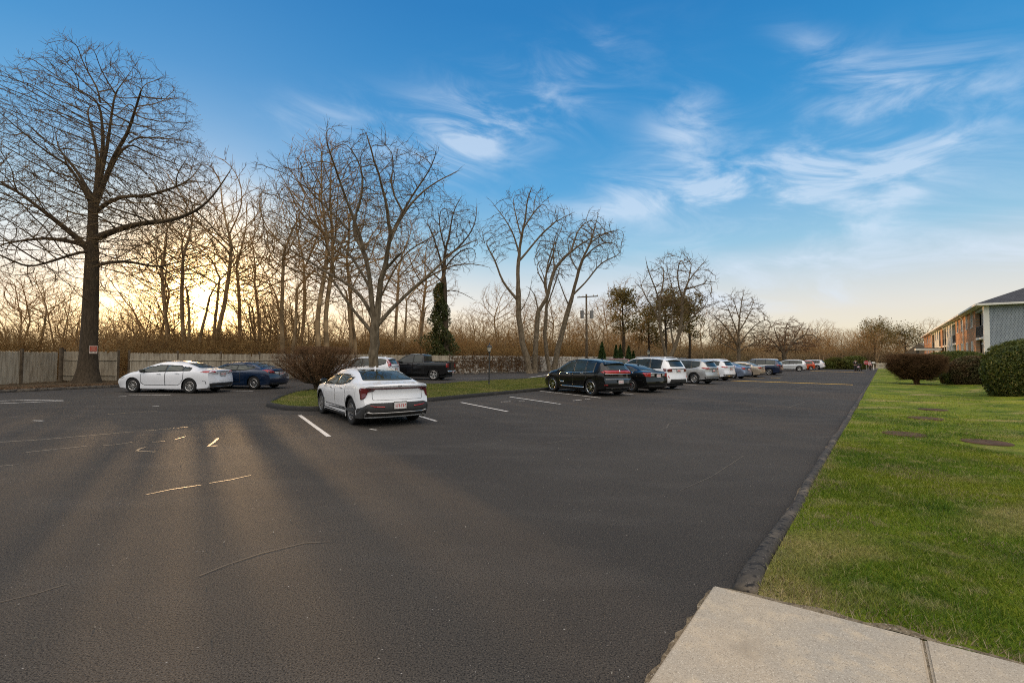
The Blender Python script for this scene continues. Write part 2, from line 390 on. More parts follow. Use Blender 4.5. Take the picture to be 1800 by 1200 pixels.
lawnp = [tuple((LW0 + UDIR * .12).xy), tuple((C0 + UDIR * 116 - VDIR * .06).xy), tuple((C0 + UDIR * 116 - VDIR * 60).xy), tuple((CN + wdir * 62).xy), tuple((CN + wdir * .30).xy)]
lawn = sheet('lawn', lawnp, .055, LAWN, step=1.6, hfun=lawn_h)
# concrete walk
mb = MB()
def slab(a, b, top=.05):
    p = [CN + wdir * a, CN + wdir * b, CN + wdir * b + wback * 1.7, CN + wdir * a + wback * 1.7]
    mb.prism([(q.x, q.y) for q in p], -.02, top)
slab(0, 1.18); slab(1.192, 3.2); slab(3.215, 5.2); slab(5.215, 8)
jd = MB()
for a_ in (1.186, 3.2075, 5.2075):
    q = [CN + wdir * (a_ - .012), CN + wdir * (a_ + .012), CN + wdir * (a_ + .012) + wback * 1.7, CN + wdir * (a_ - .012) + wback * 1.7]; jd.prism([(p.x, p.y) for p in q], -.02, .036)
jd.build('joint_dirt', SANDM)['kind'] = 'structure'
walk = mb.build('sidewalk', CONC); walk['kind'] = 'structure'
bm = bmesh.new(); bm.from_mesh(walk.data); bmesh.ops.bevel(bm, geom=[e for e in bm.edges if all(v.co.z > 0 for v in e.verts)], offset=.012, segments=2, affect='EDGES'); bm.to_mesh(walk.data); bm.free()
mb = MB()
rng = random.Random(3)
edge = []
for k in range(26):
    p = CN + wback * (k * .07) + Vector((-.79, .615, 0)) * (.02 + .035 * rng.random())
    edge.append((p.x, p.y))
edge += [tuple((CN + wback * 1.8 + wdir * .05).xy), tuple((CN + wdir * .05).xy)]
sheet('sandy_edge', edge, .006, SANDM)
bare = []
for k in range(30):
    p = CN + wdir * (.1 + k * .09) + Vector((.535, .845, 0)) * (.02 + .16 * abs(mnoise.noise(Vector((k * .23, 2, 0)))) * (1 if k < 14 else .35))
    bare.append((p.x, p.y))
bare += [tuple((CN + wdir * 2.75).xy), tuple((CN + wdir * .05).xy)]
sheet('bare_soil_edge', bare, .046, SANDM, step=.1, hfun=lambda x, y: .02 * walk_d(x, y) + .012 * mnoise.noise(Vector((x * 5, y * 5, 0))))

def berm(name, path, w, h, m, seed=1, closed=False, wob=.02):
    """rounded kerb swept along a path"""
    rng = random.Random(seed)
    prof = [(-.5, -.03), (-.46, .35), (-.36, .78), (-.2, .97), (0, 1.0), (.2, .97), (.38, .8), (.48, .35), (.5, -.03)]
    V, Q = [], []
    n = len(path); k = len(prof)
    for i, p in enumerate(path):
        a = path[(i - 1) % n] if closed else path[max(i - 1, 0)]
        b = path[(i + 1) % n] if closed else path[min(i + 1, n - 1)]
        t = (Vector(b) - Vector(a)).normalized(); s = Vector((-t.y, t.x, 0))
        e = 1.0
        if not closed: e = min(1, .25 + i / 3.0) if i < 3 else 1
        w2 = (w if i > 8 or closed else w * (1.45 - .05 * i)) * (1 + wob * 4 * mnoise.noise(Vector((i * .07, seed, 0)))); h2 = h * e * (1 + wob * 5 * mnoise.noise(Vector((i * .06, seed + 5, 1))))
        o = s * wob * mnoise.noise(Vector((i * .06, seed + 9, 0)))
        for (x, z) in prof:
            q = Vector(p) + s * (x * w2) + o; V.append((q.x, q.y, z * h2 if z > 0 else -.03))
    m_ = n if closed else n - 1
    for i in range(m_):
        j = (i + 1) % n
        for c in range(k - 1): Q.append((i * k + c, i * k + c + 1, j * k + c + 1, j * k + c))
    T = []
    me = mesh_np(name, V, Q, None, m, True)
    if not closed:
        bm = bmesh.new(); bm.from_mesh(me); bmesh.ops.holes_fill(bm, edges=[e for e in bm.edges if e.is_boundary]); bm.to_mesh(me); bm.free()
    o = link(name, me); o['kind'] = 'structure'
    return o
krng = random.Random(4)
path = [C0 + UDIR * (-.02 + .09 * i) + VDIR * (krng.uniform(-.0015, .0015) + .05 * mnoise.noise(Vector((i * .05, 3, 0)))) for i in range(150)] + [C0 + UDIR * (13.6 + .9 * i) for i in range(110)]
berm('kerb', path, .145, .085, CURBM, 3, wob=.03)
ke = []
for i in range(170):
    d_ = .02 + .28 * i if i > 60 else .02 + .14 * i
    ke.append(C0 + UDIR * d_ + VDIR * (.05 + .07 * abs(mnoise.noise(Vector((d_ * 1.3, 5, 0)))) + .05 * abs(mnoise.noise(Vector((d_ * 6, 9, 0))))))
sheet('kerb_grit', [tuple(p.xy) for p in ke] + [tuple((C0 + UDIR * 47 + VDIR * .05).xy), tuple((C0 + VDIR * .05).xy)], .005, SANDM)
# island
isl = [(-8.7, 16.75), (-8.35, 15.75), (-7.8, 15.1), (-7.1, 14.55), (-6.3, 14.35), (-5.7, 14.65), (-4.9, 15.6), (-3.2, 17.65), (-1.1, 20.45), (2.0, 24.4), (9.0, 33.0), (18.0, 44.0), (22, 49.0),
       (22.3, 50.5), (21.4, 51.2), (19, 49.4), (8.5, 42.6), (0.0, 33.6), (-5.1, 26.6), (-8.6, 22.9), (-9.6, 21.2), (-9.3, 18.6)]
def smooth_closed(P, n=4):
    out = []; N = len(P)
    for i in range(N):
        p0, p1, p2, p3 = (Vector((*P[(i + k - 1) % N], 0)) for k in range(4))
        for s in range(n):
            t = s / n
            out.append(.5 * ((2 * p1) + (p2 - p0) * t + (2 * p0 - 5 * p1 + 4 * p2 - p3) * t * t + (3 * p1 - p0 - 3 * p2 + p3) * t ** 3))
    return out
isp = smooth_closed(isl, 6)
berm('island_kerb', isp, .20, .15, layered('dark_berm', [(.026, .024, .022), ((.045, .040, .034), 4., .5, .7, 6, (1, 1, 1)), ((.016, .015, .014), 20., .5, .62, 5, (1, 1, 1))], rough=.85, bump=.5, bscale=40., bdist=.012), 8, closed=True, wob=.03)
def isl_h(x, y): return .10 + .05 * mnoise.noise(Vector((x * .4, y * .4, 3)))
sheet('island_grass', [(p.x, p.y) for p in isp], 0, ISLG, step=.8, hfun=isl_h)
# verge under the fence
verge = [(-22.9, 19.4), (-21.9, 21.6), (-20.3, 23.6), (-18.6, 29.4), (-4.3, 45.6), (14, 63.2), (12, 66), (-6, 50), (-24, 32), (-32, 32), (-30, 18)]
verge = [(-26.2, 8), (-23.4, 17), (-22.3, 20.2), (-21.4, 22.2), (-20.3, 24.2), (-18.6, 29.2), (-4.3, 44.8), (17, 65), (14, 69), (-7, 51), (-25, 34), (-34, 32), (-30, 8)]
sheet('verge', verge, .06, EARTH, step=1.2, hfun=lambda x, y: .10 * mnoise.noise(Vector((x * .5, y * .5, 7))))
pv = [Vector((*p, 0)) for p in verge[:8]]
pp = []
for a, b in zip(pv, pv[1:]):
    n = max(2, int((b - a).length / .9))
    pp += [a.lerp(b, i / n) for i in range(n)]
berm('verge_kerb', pp, .2, .13, CURBM, 12, wob=.03)

# painted and sealed marks
def strip(name, pts, w, m, label, cat, group=None, z=.004):
    P = [at(*p) if len(p) == 2 else Vector(p) for p in pts]
    V, Q = [], []
    for i, p in enumerate(P):
        t = (P[min(i + 1, len(P) - 1)] - P[max(i - 1, 0)]).normalized(); s = Vector((-t.y, t.x, 0)) * w / 2
        V += [(p.x - s.x, p.y - s.y, z), (p.x + s.x, p.y + s.y, z)]
    for i in range(len(P) - 1): Q.append((2 * i, 2 * i + 1, 2 * i + 3, 2 * i + 2))
    o = link(name, mesh_np(name, V, Q, None, m)); o['kind'] = 'structure'
    return o
STALL = Vector((math.sin(R(-33)), math.cos(R(-33)), 0))
for i, (px, py, L) in enumerate([(578, 767, 4.1), (767, 740, 4.4), (892, 723, 3.3), (985, 710, 3.5), (1056, 699, 4.6), (1113, 693, 4.6), (1152, 688, 4.6), (1198, 682.5, 4.6), (1225, 677, 4.6), (1252, 673, 4.6)]):
    a = at(px, py); strip('bay_line', [a, a + STALL * L * .5, a + STALL * L], .10, WHITEP, '', '')
strip('bay_line', [(0, 704.5), (45, 703), (110, 703.8)], .10, WHITEP, '', '')
strip('bay_line', [(0, 709), (60, 706.5), (112, 704.2)], .10, WHITEP, '', '')
strip('bay_line', [(226, 693.5), (300, 694)], .10, WHITEP, '', '')
strip('bay_line', [(405, 686.5), (445, 687)], .10, WHITEP, '', '')
strip('bay_line', [(900, 668.5), (962, 658.5)], .12, WHITEP, '', '')
strip('bay_line', [(800, 665.5), (860, 664.5)], .10, WHITEP, '', '')
strip('yellow_line', [(1284, 668.8), (1340, 670.6), (1499, 676)], .40, YELP, '', '')
strip('yellow_line', [(1425, 651.6), (1520, 654.6)], .55, YELP, '', '')
strip('yellow_line', [(1305, 663.3), (1345, 664)], .14, YELP, '', '')
strip('yellow_line', [(1355, 663.5), (1372, 664.6)], .14, YELP, '', '')
for pts, w in (([(0, 777), (80, 772), (160, 765), (235, 758.5)], .07), ([(256, 757), (290, 754), (332, 750)], .05), ([(45, 795), (100, 789), (152, 784)], .06), ([(180, 783), (205, 781), (232, 777)], .06),
               ([(272, 794), (240, 792), (247, 788), (255, 786)], .06), ([(382, 783), (366, 784), (376, 777), (383, 770)], .06), ([(268, 777), (290, 775)], .05), ([(308, 772), (326, 767)], .04),
               ([(257, 869), (300, 860), (354, 852)], .030), ([(368, 849), (405, 843), (441, 835)], .028), ([(0, 1058), (60, 1044), (115, 1027)], .022), ([(350, 1012), (400, 992), (460, 972), (535, 954), (580, 952)], .026),
               ([(0, 819), (33, 816)], .05), ([(908, 776), (960, 780), (1000, 773), (1075, 765)], .035), ([(1200, 771), (1165, 769), (1150, 762), (1115, 757)], .035), ([(1160, 755), (1172, 752), (1175, 745), (1215, 737)], .04),
               ([(186, 728), (230, 725), (276, 722)], .07), ([(1195, 862), (1250, 838), (1307, 801)], .02), ([(1300, 690), (1340, 679)], .06), ([(1385, 686), (1420, 678)], .08),
               ([(1323, 717), (1333, 714), (1340, 713)], .05), ([(1384, 717), (1398, 712), (1415, 706)], .05)):
    strip('sealed_crack', pts, w * .8, SEALF if pts[0][0] > 800 or pts[0][1] > 920 else SEAL, '', '', z=.003)
for pts in ([(650, 754), (662, 755.5)], [(880, 706), (898, 705.4)], [(912, 704), (922, 704.2)], [(1007, 704), (1022, 702.5)], [(1028, 701), (1038, 701.3)], [(208, 697), (222, 696)], [(58, 739), (76, 739.5)], [(268, 714), (280, 713.6)]):
    strip('paint_fleck', pts, .07, WHITEP, '', '')
for px, py in ((1590, 759), (1733, 773), (1627, 732.5), (1640, 716)):
    c = at(px, py, .12)
    mb = MB(); rr = .40
    zz = .055 + lawn_h(c.x, c.y) + .012
    mb.lathe([(rr * 1.0, zz - .08), (rr, zz - .004), (rr * .96, zz + .006), (rr * .62, zz + .012), (rr * .60, zz + .008), (0.02, zz + .016)], 36, off=(c.x, c.y, 0))
    o = mb.build('manhole_cover', mat('rusty_iron', (.060, .036, .022), .95, spec=.2, col2=(.10, .058, .034), nscale=6), smooth=True)
    tag(o, {1590: 'round rust brown cover in the lawn, nearest to the kerb', 1733: 'round rust brown cover in the lawn, nearest the big evergreen shrub', 1627: 'round brown cover further back in the lawn, nearer of the two small ones', 1640: 'farthest round brown cover in the lawn, before the clipped twiggy bush'}[px], 'cover', 'round covers in the lawn')

# ------------------------------------------------------------------ trees
class Tubes:
    """collects bent tapering limbs; those of one size are meshed together"""
    def __init__(s): s.b = {}
    def add(s, pts, rad, sides):
        s.b.setdefault((len(pts), sides), []).append((pts, rad))
    def arrays(s):
        Vs, Qs, o = [], [], 0
        for (k, n), L in s.b.items():
            P = np.array([[tuple(p) for p in a[0]] for a in L], np.float32)
            Rd = np.array([a[1] for a in L], np.float32)
            B = len(L)
            d = P[:, -1] - P[:, 0]; d /= np.linalg.norm(d, axis=1, keepdims=True) + 1e-9
            ref = np.where(np.abs(d[:, :1]) < .7, np.array([[1., 0, 0]]), np.array([[0, 1., 0]]))
            T = np.empty_like(P); T[:, 1:-1] = P[:, 2:] - P[:, :-2]; T[:, 0] = P[:, 1] - P[:, 0]; T[:, -1] = P[:, -1] - P[:, -2]
            T /= np.linalg.norm(T, axis=2, keepdims=True) + 1e-9
            A = np.cross(T, ref[:, None, :]); A /= np.linalg.norm(A, axis=2, keepdims=True) + 1e-9
            Bv = np.cross(T, A)
            an = 2 * np.pi * np.arange(n) / n
            ring = P[:, :, None, :] + (A[:, :, None, :] * np.cos(an)[None, None, :, None] + Bv[:, :, None, :] * np.sin(an)[None, None, :, None]) * Rd[:, :, None, None]
            Vs.append(ring.reshape(-1, 3))
            idx = np.arange(B * k * n).reshape(B, k, n)
            a, b = idx[:, :-1, :], idx[:, 1:, :]
            q = np.stack([a, np.roll(a, -1, 2), np.roll(b, -1, 2), b], -1).reshape(-1, 4)
            Qs.append(q + o); o += B * k * n
        return np.concatenate(Vs), np.concatenate(Qs)
    def build(s, name, m, parent=None):
        V, Q = s.arrays()
        return link(name, mesh_np(name, V, Q, None, m, True), parent)
def rvec(rng):
    while True:
        v = Vector((rng.uniform(-1, 1), rng.uniform(-1, 1), rng.uniform(-1, 1)))
        if .05 < v.length < 1: return v.normalized()
def turn(d, ang, phi):
    ref = Vector((0, 0, 1)) if abs(d.z) < .9 else Vector((1, 0, 0))
    a = d.cross(ref).normalized(); b = d.cross(a)
    return (d * math.cos(ang) + (a * math.cos(phi) + b * math.sin(phi)) * math.sin(ang)).normalized()
# crowns grown by space colonisation: limbs reach evenly for points scattered through the crown
class Skeleton:
    def __init__(s, seed):
        s.rg = np.random.default_rng(seed); s.P, s.par, s.fix, s.dead = [], [], [], []
    def chain(s, pts, rad, parent=-1, dead=False):
        """a given limb: adds its points, returns their numbers"""
        ids = []
        for p, r in zip(pts, rad):
            s.P.append(np.array(tuple(p))); s.par.append(parent); s.fix.append(r); s.dead.append(dead); parent = len(s.P) - 1; ids.append(parent)
        return ids
    def nearest(s, p): return int(np.argmin(((np.array(s.P) - np.array(tuple(p))) ** 2).sum(1)))
    def grow(s, A, step, dk, di, up=.12, jit=.12, iters=160, minz=None):
        P = np.array(s.P); ok = ~np.array(s.dead)
        D = ((A[:, None, :] - P[None]) ** 2).sum(2); D[:, ~ok] = 1e9
        near, nd = D.argmin(1), D.min(1); alive = np.ones(len(A), bool); stall = np.zeros(len(s.P) + 60000, int); cnt = np.zeros(len(s.P) + 60000, int)
        PP = np.zeros((len(s.P) + 60000, 3)); PP[:len(s.P)] = P; n = len(s.P)
        for _ in range(iters):
            act = alive & (nd < di * di)
            if not act.any(): break
            ids, inv = np.unique(near[act], return_inverse=True)
            v = A[act] - PP[near[act]]; v /= np.linalg.norm(v, axis=1, keepdims=True) + 1e-9
            S = np.zeros((len(ids), 3)); np.add.at(S, inv, v)
            S /= np.linalg.norm(S, axis=1, keepdims=True) + 1e-9
            pd = np.zeros((len(ids), 3))
            for k, i in enumerate(ids):
                pr = s.par[i]
                if pr >= 0:
                    d = PP[i] - PP[pr]; pd[k] = d / (np.linalg.norm(d) + 1e-9)
            S = S + pd * .45 + np.array([0, 0, up]) + s.rg.normal(0, jit, S.shape); S /= np.linalg.norm(S, axis=1, keepdims=True)
            keep = cnt[ids] < 3; ids, S = ids[keep], S[keep]
            if not len(ids): break
            cnt[ids] += 1
            N = PP[ids] + S * step; m = len(N); PP[n:n + m] = N
            s.P += list(N); s.par += [int(i) for i in ids]; s.fix += [0.] * m; s.dead += [False] * m
            d2 = ((A[:, None, :] - N[None]) ** 2).sum(2); j = d2.argmin(1); q = d2[np.arange(len(A)), j]
            b = q < nd; nd[b] = q[b]; near[b] = j[b] + n
            alive &= nd > dk * dk; n += m
            if n > 30000: break
    def finish(s, name, label, base, bark, twig, r0=.008, rtrunk=.3, sub=.12, spray=(2, .45), group=None, split=.05, buds=0):
        P = np.array(s.P); n = len(P); kids = [[] for _ in range(n)]
        for i, p in enumerate(s.par):
            if p >= 0: kids[p].append(i)
        tips = np.zeros(n)
        for i in range(n - 1, -1, -1):
            tips[i] = max(1, tips[i]) if kids[i] == [] else tips[i]
            if s.par[i] >= 0: tips[s.par[i]] += tips[i]
        T = tips.max(); pw = math.log(T) / math.log(rtrunk / r0); Rr = r0 * tips ** (1 / pw)
        fx = np.array(s.fix); Rr = np.where(fx > 0, np.maximum(fx, Rr * .8), Rr)
        big, fine = Tubes(), Tubes(); tipn = []
        roots = [i for i in range(n) if s.par[i] < 0]; st = [(r, None) for r in roots]
        while st:
            i, pa = st.pop(); ch = [i] if pa is None else [pa, i]
            while kids[ch[-1]]:
                k = sorted(kids[ch[-1]], key=lambda c: -Rr[c]); st += [(c, ch[-1]) for c in k[1:]]; ch.append(k[0])
            tipn.append(ch[-1])
            X = P[ch].copy()
            if len(X) > 3 and pa is not None:
                for _ in range(2): X[1:-1] = .5 * X[1:-1] + .25 * (X[:-2] + X[2:])
            rad = Rr[ch].copy(); 
            if pa is not None: rad[0] = min(rad[0], rad[1] * 1.25 if len(rad) > 1 else rad[0])
            rad[-1] *= .6
            # cut into pieces of like thickness so that thick wood goes to the trunk mesh
            a = 0; L = len(ch)
            if L < 2: continue
            while a < L - 1:
                bg_ = rad[a] > split; b = a + 1
                while b < L - 1 and (rad[b] > split) == bg_ and b - a < 11: b += 1
                m_ = rad[a]; sd = 11 if m_ > .2 else 8 if m_ > .09 else 6 if m_ > .04 else 4 if m_ > .018 else 3
                (big if bg_ else fine).add([tuple(x) for x in X[a:b + 1]], list(rad[a:b + 1]), sd); a = b
        # twig sprays on the thin wood
        thin = [i for i in range(n) if tips[i] <= 4 and s.par[i] >= 0 and not s.dead[i]]
        rg = s.rg; bp = []
        if thin and spray[0]:
            I = np.repeat(thin, spray[0]); d = P[I] - P[np.array(s.par)[I]]; d /= np.linalg.norm(d, axis=1, keepdims=True) + 1e-9
            d = d + rg.normal(0, .45, d.shape) + [0, 0, .15]; d /= np.linalg.norm(d, axis=1, keepdims=True); Ls = spray[1] * rg.uniform(.4, 1.2, (len(I), 1))
            q1 = P[I] + d * Ls * .5; d2 = d + rg.normal(0, .2, d.shape) + [0, 0, .18]; d2 /= np.linalg.norm(d2, axis=1, keepdims=True); q2 = q1 + d2 * Ls * .5
            for a, b, c in zip(P[I], q1, q2): fine.add([tuple(a), tuple(b), tuple(c)], [r0 * .85, r0 * .7, r0 * .45], 3)
            bp = q2
        t = thing(name, label, 'tree', tuple(base), 0, group); M = Matrix.Translation(-Vector(base))
        for tb, nm, m in ((big, 'trunk', bark), (fine, 'crown', twig)):
            if tb.b:
                o = tb.build(nm, m, t); o.data.transform(M)
        if buds and len(bp):
            K = len(bp); tri = (bp[:, None, :] + rg.normal(0, buds, (K, 3, 3))).reshape(-1, 3) - np.array(tuple(base))
            link('bud', mesh_np('bud', tri, None, np.arange(K * 3).reshape(-1, 3), TWIGB), o)['kind'] = 'stuff'
        return t
def crown_points(rg, N, c, rx, ry, up, dn, bias=.45, keep=None):
    v = rg.normal(size=(N, 3)); v /= np.linalg.norm(v, axis=1, keepdims=True); r = rg.random(N) ** bias
    n = np.array([1 + .16 * mnoise.noise(Vector(tuple(a * 2.2 + c[0]))) for a in v])
    A = v * (r * n)[:, None] * np.array([rx, ry, 1.0]); A[:, 2] *= np.where(A[:, 2] > 0, up, dn)
    A += np.array(tuple(c))
    return A if keep is None else A[keep(A)]

def big_oak():
    """the tall tree by the fence at the left"""
    base = Vector((-24.75, 26.6, .1)); s = Skeleton(11); rg = s.rg
    xk = -.5; hs = [-.15, .25, .8, 1.6, 3, 4.4, 5.2, 6, 6.8, 7.6, 8.4, 9.2, 10]; xs = [0, 0, .02, .04, .07, .12, .16, .2, .26, .32, .38, .45, .52]
    tr = [.76, .60, .49, .43, .40, .38, .37, .36, .34, .31, .28, .25, .20]
    ids = s.chain([base + Vector((x * xk, .02 * i, h)) for i, (h, x) in enumerate(zip(hs, xs))], tr)
    for i in ids[:5]: s.dead[i] = True
    top = ids[-1]
    def px_limb(pts, r0, par, dy):
        Q = []
        if len(pts) > 3 and pts[-1][1] < 260: pts = pts[:2] + [tuple(np.array(pts[1]) * .45 + np.array(pts[2]) * .55)]; r0 *= .8
        P = [atY(px, py, 26.7 + dy * i) for i, (px, py) in enumerate(pts)]
        for a, b in zip(P, P[1:]):
            k = max(1, int((b - a).length / .45)); Q += [a.lerp(b, j / k) for j in range(k)]
        Q.append(P[-1]); Q = Q[1:]
        s.chain(Q, [r0 * (1 - (.94 if len(pts) > 4 else .72) * i / len(Q)) for i in range(len(Q))], par)
    for pts, r0, dy in (([(180, 418), (205, 403), (250, 392), (300, 388), (345, 372), (375, 345), (408, 295)], .17, -.25), ([(160, 440), (120, 405), (75, 370), (30, 335), (-20, 310)], .17, -.3),
                        ([(163, 435), (130, 425), (80, 418), (30, 424), (-30, 436)], .14, .2), ([(165, 428), (140, 445), (100, 455), (60, 470)], .09, -.5), ([(176, 460), (200, 455), (240, 462), (275, 470)], .10, .4),
                        ([(172, 345), (215, 345), (262, 345), (310, 328)], .10, .3), ([(168, 370), (140, 320), (110, 275), (75, 200), (30, 95)], .16, -.25), ([(170, 360), (135, 300), (85, 240), (30, 200), (-20, 170)], .15, .3),
                        ([(180, 300), (215, 262), (255, 225), (290, 150)], .14, .2), ([(178, 310), (165, 240), (145, 170), (130, 85)], .13, .3), ([(185, 285), (195, 210), (205, 140), (212, 75)], .12, -.2), ([(184, 280), (178, 200), (172, 130), (175, 75)], .13, -.1), ([(183, 300), (225, 235), (250, 150), (262, 105)], .11, -.35)):
        p0 = atY(*pts[0], 26.6); par = min(ids, key=lambda i: abs(s.P[i][2] - p0.z + .15)); px_limb(pts, r0, par, dy)
    c = Vector((-24.2, 26.6, 12.4))
    A = np.concatenate([crown_points(rg, 7200, c, 5.75, 5.8, 6.9, 5.0, .36), crown_points(rg, 2300, Vector((-24.3, 26.4, 8.6)), 8.1, 7.2, 3.0, 3.6, .35)])
    A = A[np.hypot(A[:, 0] - base.x, A[:, 1] - base.y) > .5]
    s.grow(A, .26, .27, 4.5, up=.10, jit=.07)
    return s.finish('shade_tree', 'tallest bare tree, broad dense crown, red notice nailed to its trunk by the fence', base, BARK, TWIG, r0=.0085, rtrunk=.40, spray=(2, .40), buds=.015, split=.045)
big_oak()

def traced(name, label, base, Y, limbs, seed, crowns, bark=BARKL, twig=TWIG, spread=1.2, group=None, r0=.011, step=.3, N=1600, rt=None, spray=(2, .45), ry=.8, di=3.0, skip=3):
    """trunk and main limbs follow the photograph; the crown fills the outline (px, py, half width, up, down in metres) around them"""
    s = Skeleton(seed); rng = random.Random(seed); base = Vector(base); first = None
    for li, (pts, ra, rb) in enumerate(limbs):
        dy = rng.uniform(-spread, spread) * (0 if li == 0 else 1); P = []
        for i, (px, py) in enumerate(pts):
            t = i / (len(pts) - 1); P.append(atY(px, py, Y + dy * t * t * (len(pts) / 4)))
        Q = []
        for i in range(len(P) - 1):
            p0, p1, p2, p3 = P[max(i - 1, 0)], P[i], P[i + 1], P[min(i + 2, len(P) - 1)]; k = max(2, int((p2 - p1).length / (step * 1.6)))
            for j in range(k):
                t = j / k; q = .5 * ((2 * p1) + (p2 - p0) * t + (2 * p0 - 5 * p1 + 4 * p2 - p3) * t * t + (3 * p1 - p0 - 3 * p2 + p3) * t ** 3); Q.append(q + (rvec(rng) * .035 if i or j else Vector()))
        Q.append(P[-1]); m = len(Q); rad = [ra + (rb - ra) * (i / (m - 1)) ** .8 for i in range(m)]
        if li == 0:
            Q = [Vector((Q[0].x, Q[0].y, -.12))] + Q; rad = [rad[0] * 1.4] + rad; ids = s.chain(Q, rad, -1)
            for i in ids[:-2]: s.dead[i] = True
        else:
            par = s.nearest(Q[0]); s.chain(Q[1:], rad[1:], par)
    A = []
    for (px, py, rx, up, dn) in crowns:
        c = atY(px, py, Y); A.append(crown_points(s.rg, int(N / len(crowns)), c, rx, rx * ry, up, dn, .45))
    s.grow(np.concatenate(A), step, step * 1.15, di, up=.08, jit=.08)
    return s.finish(name, label, base, bark, twig, r0=r0, rtrunk=rt or limbs[0][2], spray=spray, group=group, split=.045)

ITREE = Vector((-6.3, 20.75, .1))
traced('forked_tree', 'bare tree with mottled forked trunk on the grass island, behind the nearest white car', ITREE, 20.75, [
    ([(654, 688), (656, 640), (658, 605), (659, 575)], .235, .20),
    ([(659, 580), (652, 530), (651, 490), (640, 440), (622, 385), (600, 330), (588, 290), (574, 252)], .15, .025),
    ([(661, 575), (665, 535), (670, 493), (681, 444), (686, 409), (678, 360), (665, 307), (646, 242)], .16, .025),
    ([(686, 415), (710, 374), (745, 335), (805, 300)], .08, .018), ([(688, 405), (725, 345), (760, 290), (770, 262)], .07, .015), ([(676, 350), (690, 300), (700, 258)], .05, .014),
    ([(661, 578), (672, 560), (700, 531), (735, 500), (766, 472), (805, 436), (840, 421)], .12, .02), ([(735, 500), (780, 470), (830, 462), (860, 470)], .05, .012),
    ([(657, 590), (635, 560), (608, 530), (590, 490), (584, 450), (560, 420)], .09, .018),
    ([(655, 560), (644, 531), (620, 505), (588, 486), (542, 458), (490, 426), (446, 380)], .09, .016), ([(588, 486), (540, 480), (500, 470), (470, 440)], .05, .012),
    ([(648, 500), (610, 440), (560, 400), (505, 330), (490, 300)], .07, .014), ([(640, 440), (600, 390), (540, 330), (520, 290)], .06, .014), ([(622, 385), (640, 330), (630, 280), (610, 250)], .05, .012),
    ([(660, 540), (690, 480), (720, 440), (790, 400)], .05, .012), ([(676, 478), (692, 458), (703, 446)], .07, .055)], 21, [(632, 400, 4.7, 4.2, 3.2), (660, 330, 3.4, 2.4, 2.0)], spread=1.6, r0=.0075, step=.24, N=3000, di=2.4)
traced('twin_tree', 'tall slender bare tree before the pale fence, fork high up, left of the utility pole', (1.95, 48.6, 0), 48.6, [
    ([(931, 656), (925, 625), (918, 601), (912, 553), (911, 510)], .36, .27),
    ([(911, 512), (911, 470), (915, 427), (922, 390), (928, 350), (935, 330)], .24, .04), ([(908, 524), (883, 496), (871, 458), (852, 427), (846, 405)], .16, .03),
    ([(913, 460), (947, 417), (966, 398), (990, 382), (1007, 374)], .14, .025), ([(913, 450), (900, 405), (880, 375), (862, 352)], .12, .025), ([(920, 400), (945, 365), (968, 345)], .09, .02),
    ([(916, 420), (905, 370), (898, 340)], .09, .02), ([(926, 360), (945, 340), (950, 332)], .06, .02), ([(912, 553), (930, 520), (935, 490)], .06, .02)], 31, [(925, 378, 3.1, 3.2, 3.6), (872, 420, 1.8, 2.4, 3.0), (985, 385, 1.6, 1.2, 1.4)], spread=2.0, r0=.016, step=.38, N=1500, spray=(2, .6))
traced('leaning_tree', 'bare tree leaning right on two stems just left of the utility pole', (2.6, 50.2, 0), 50.2, [
    ([(940, 653), (941, 620), (943, 585), (946, 548)], .32, .26),
    ([(946, 550), (955, 532), (962, 522), (975, 474), (1004, 442), (1035, 420), (1062, 410), (1083, 405)], .20, .03), ([(962, 522), (959, 490), (966, 450), (985, 408), (990, 390)], .13, .025),
    ([(946, 548), (940, 515), (928, 505)], .10, .03), ([(975, 474), (972, 430), (985, 395)], .09, .02), ([(966, 500), (948, 470), (940, 445)], .08, .02), ([(1004, 442), (1020, 400), (1045, 385)], .08, .02)], 33, [(985, 440, 2.9, 2.8, 3.6), (1050, 415, 2.2, 1.0, 1.3)], spread=2.0, r0=.016, step=.38, N=1200, spray=(2, .6))
traced('curved_tree', 'bare tree curving right over the utility pole crossarm, base hidden by black SUV', (5.1, 54, 0), 54, [
    ([(974, 652), (980, 615), (988, 585), (997, 550), (1004, 528)], .36, .26),
    ([(1004, 528), (1010, 503), (1023, 458), (1038, 427), (1046, 395), (1054, 370)], .22, .04), ([(1008, 518), (1035, 490), (1057, 461), (1089, 449)], .13, .025), ([(1000, 540), (985, 500), (975, 475)], .1, .025),
    ([(1016, 480), (1002, 450), (996, 420)], .09, .02), ([(1038, 427), (1062, 410), (1092, 402)], .09, .02), ([(1042, 410), (1030, 385), (1040, 365)], .08, .02), ([(1023, 458), (1050, 430), (1075, 425)], .07, .02)], 35, [(1040, 430, 3.2, 3.9, 3.6), (1072, 430, 1.9, 2.0, 2.6)], spread=2.0, r0=.017, step=.40, N=1500, spray=(2, .6))
traced('thin_tree', 'thin bare tree between the leaning tree and the curved tree', (4.2, 53.2, 0), 53.2, [
    ([(966, 652), (961, 620), (958, 590), (960, 550)], .26, .2), ([(960, 550), (961, 520), (958, 490), (970, 455), (980, 420)], .16, .03), ([(960, 540), (972, 510), (985, 470)], .1, .02), ([(958, 500), (945, 480), (938, 455)], .08, .02)], 36, [(965, 455, 1.8, 2.8, 4.0)], spread=1.6, r0=.017, step=.40, N=600, spray=(2, .6))
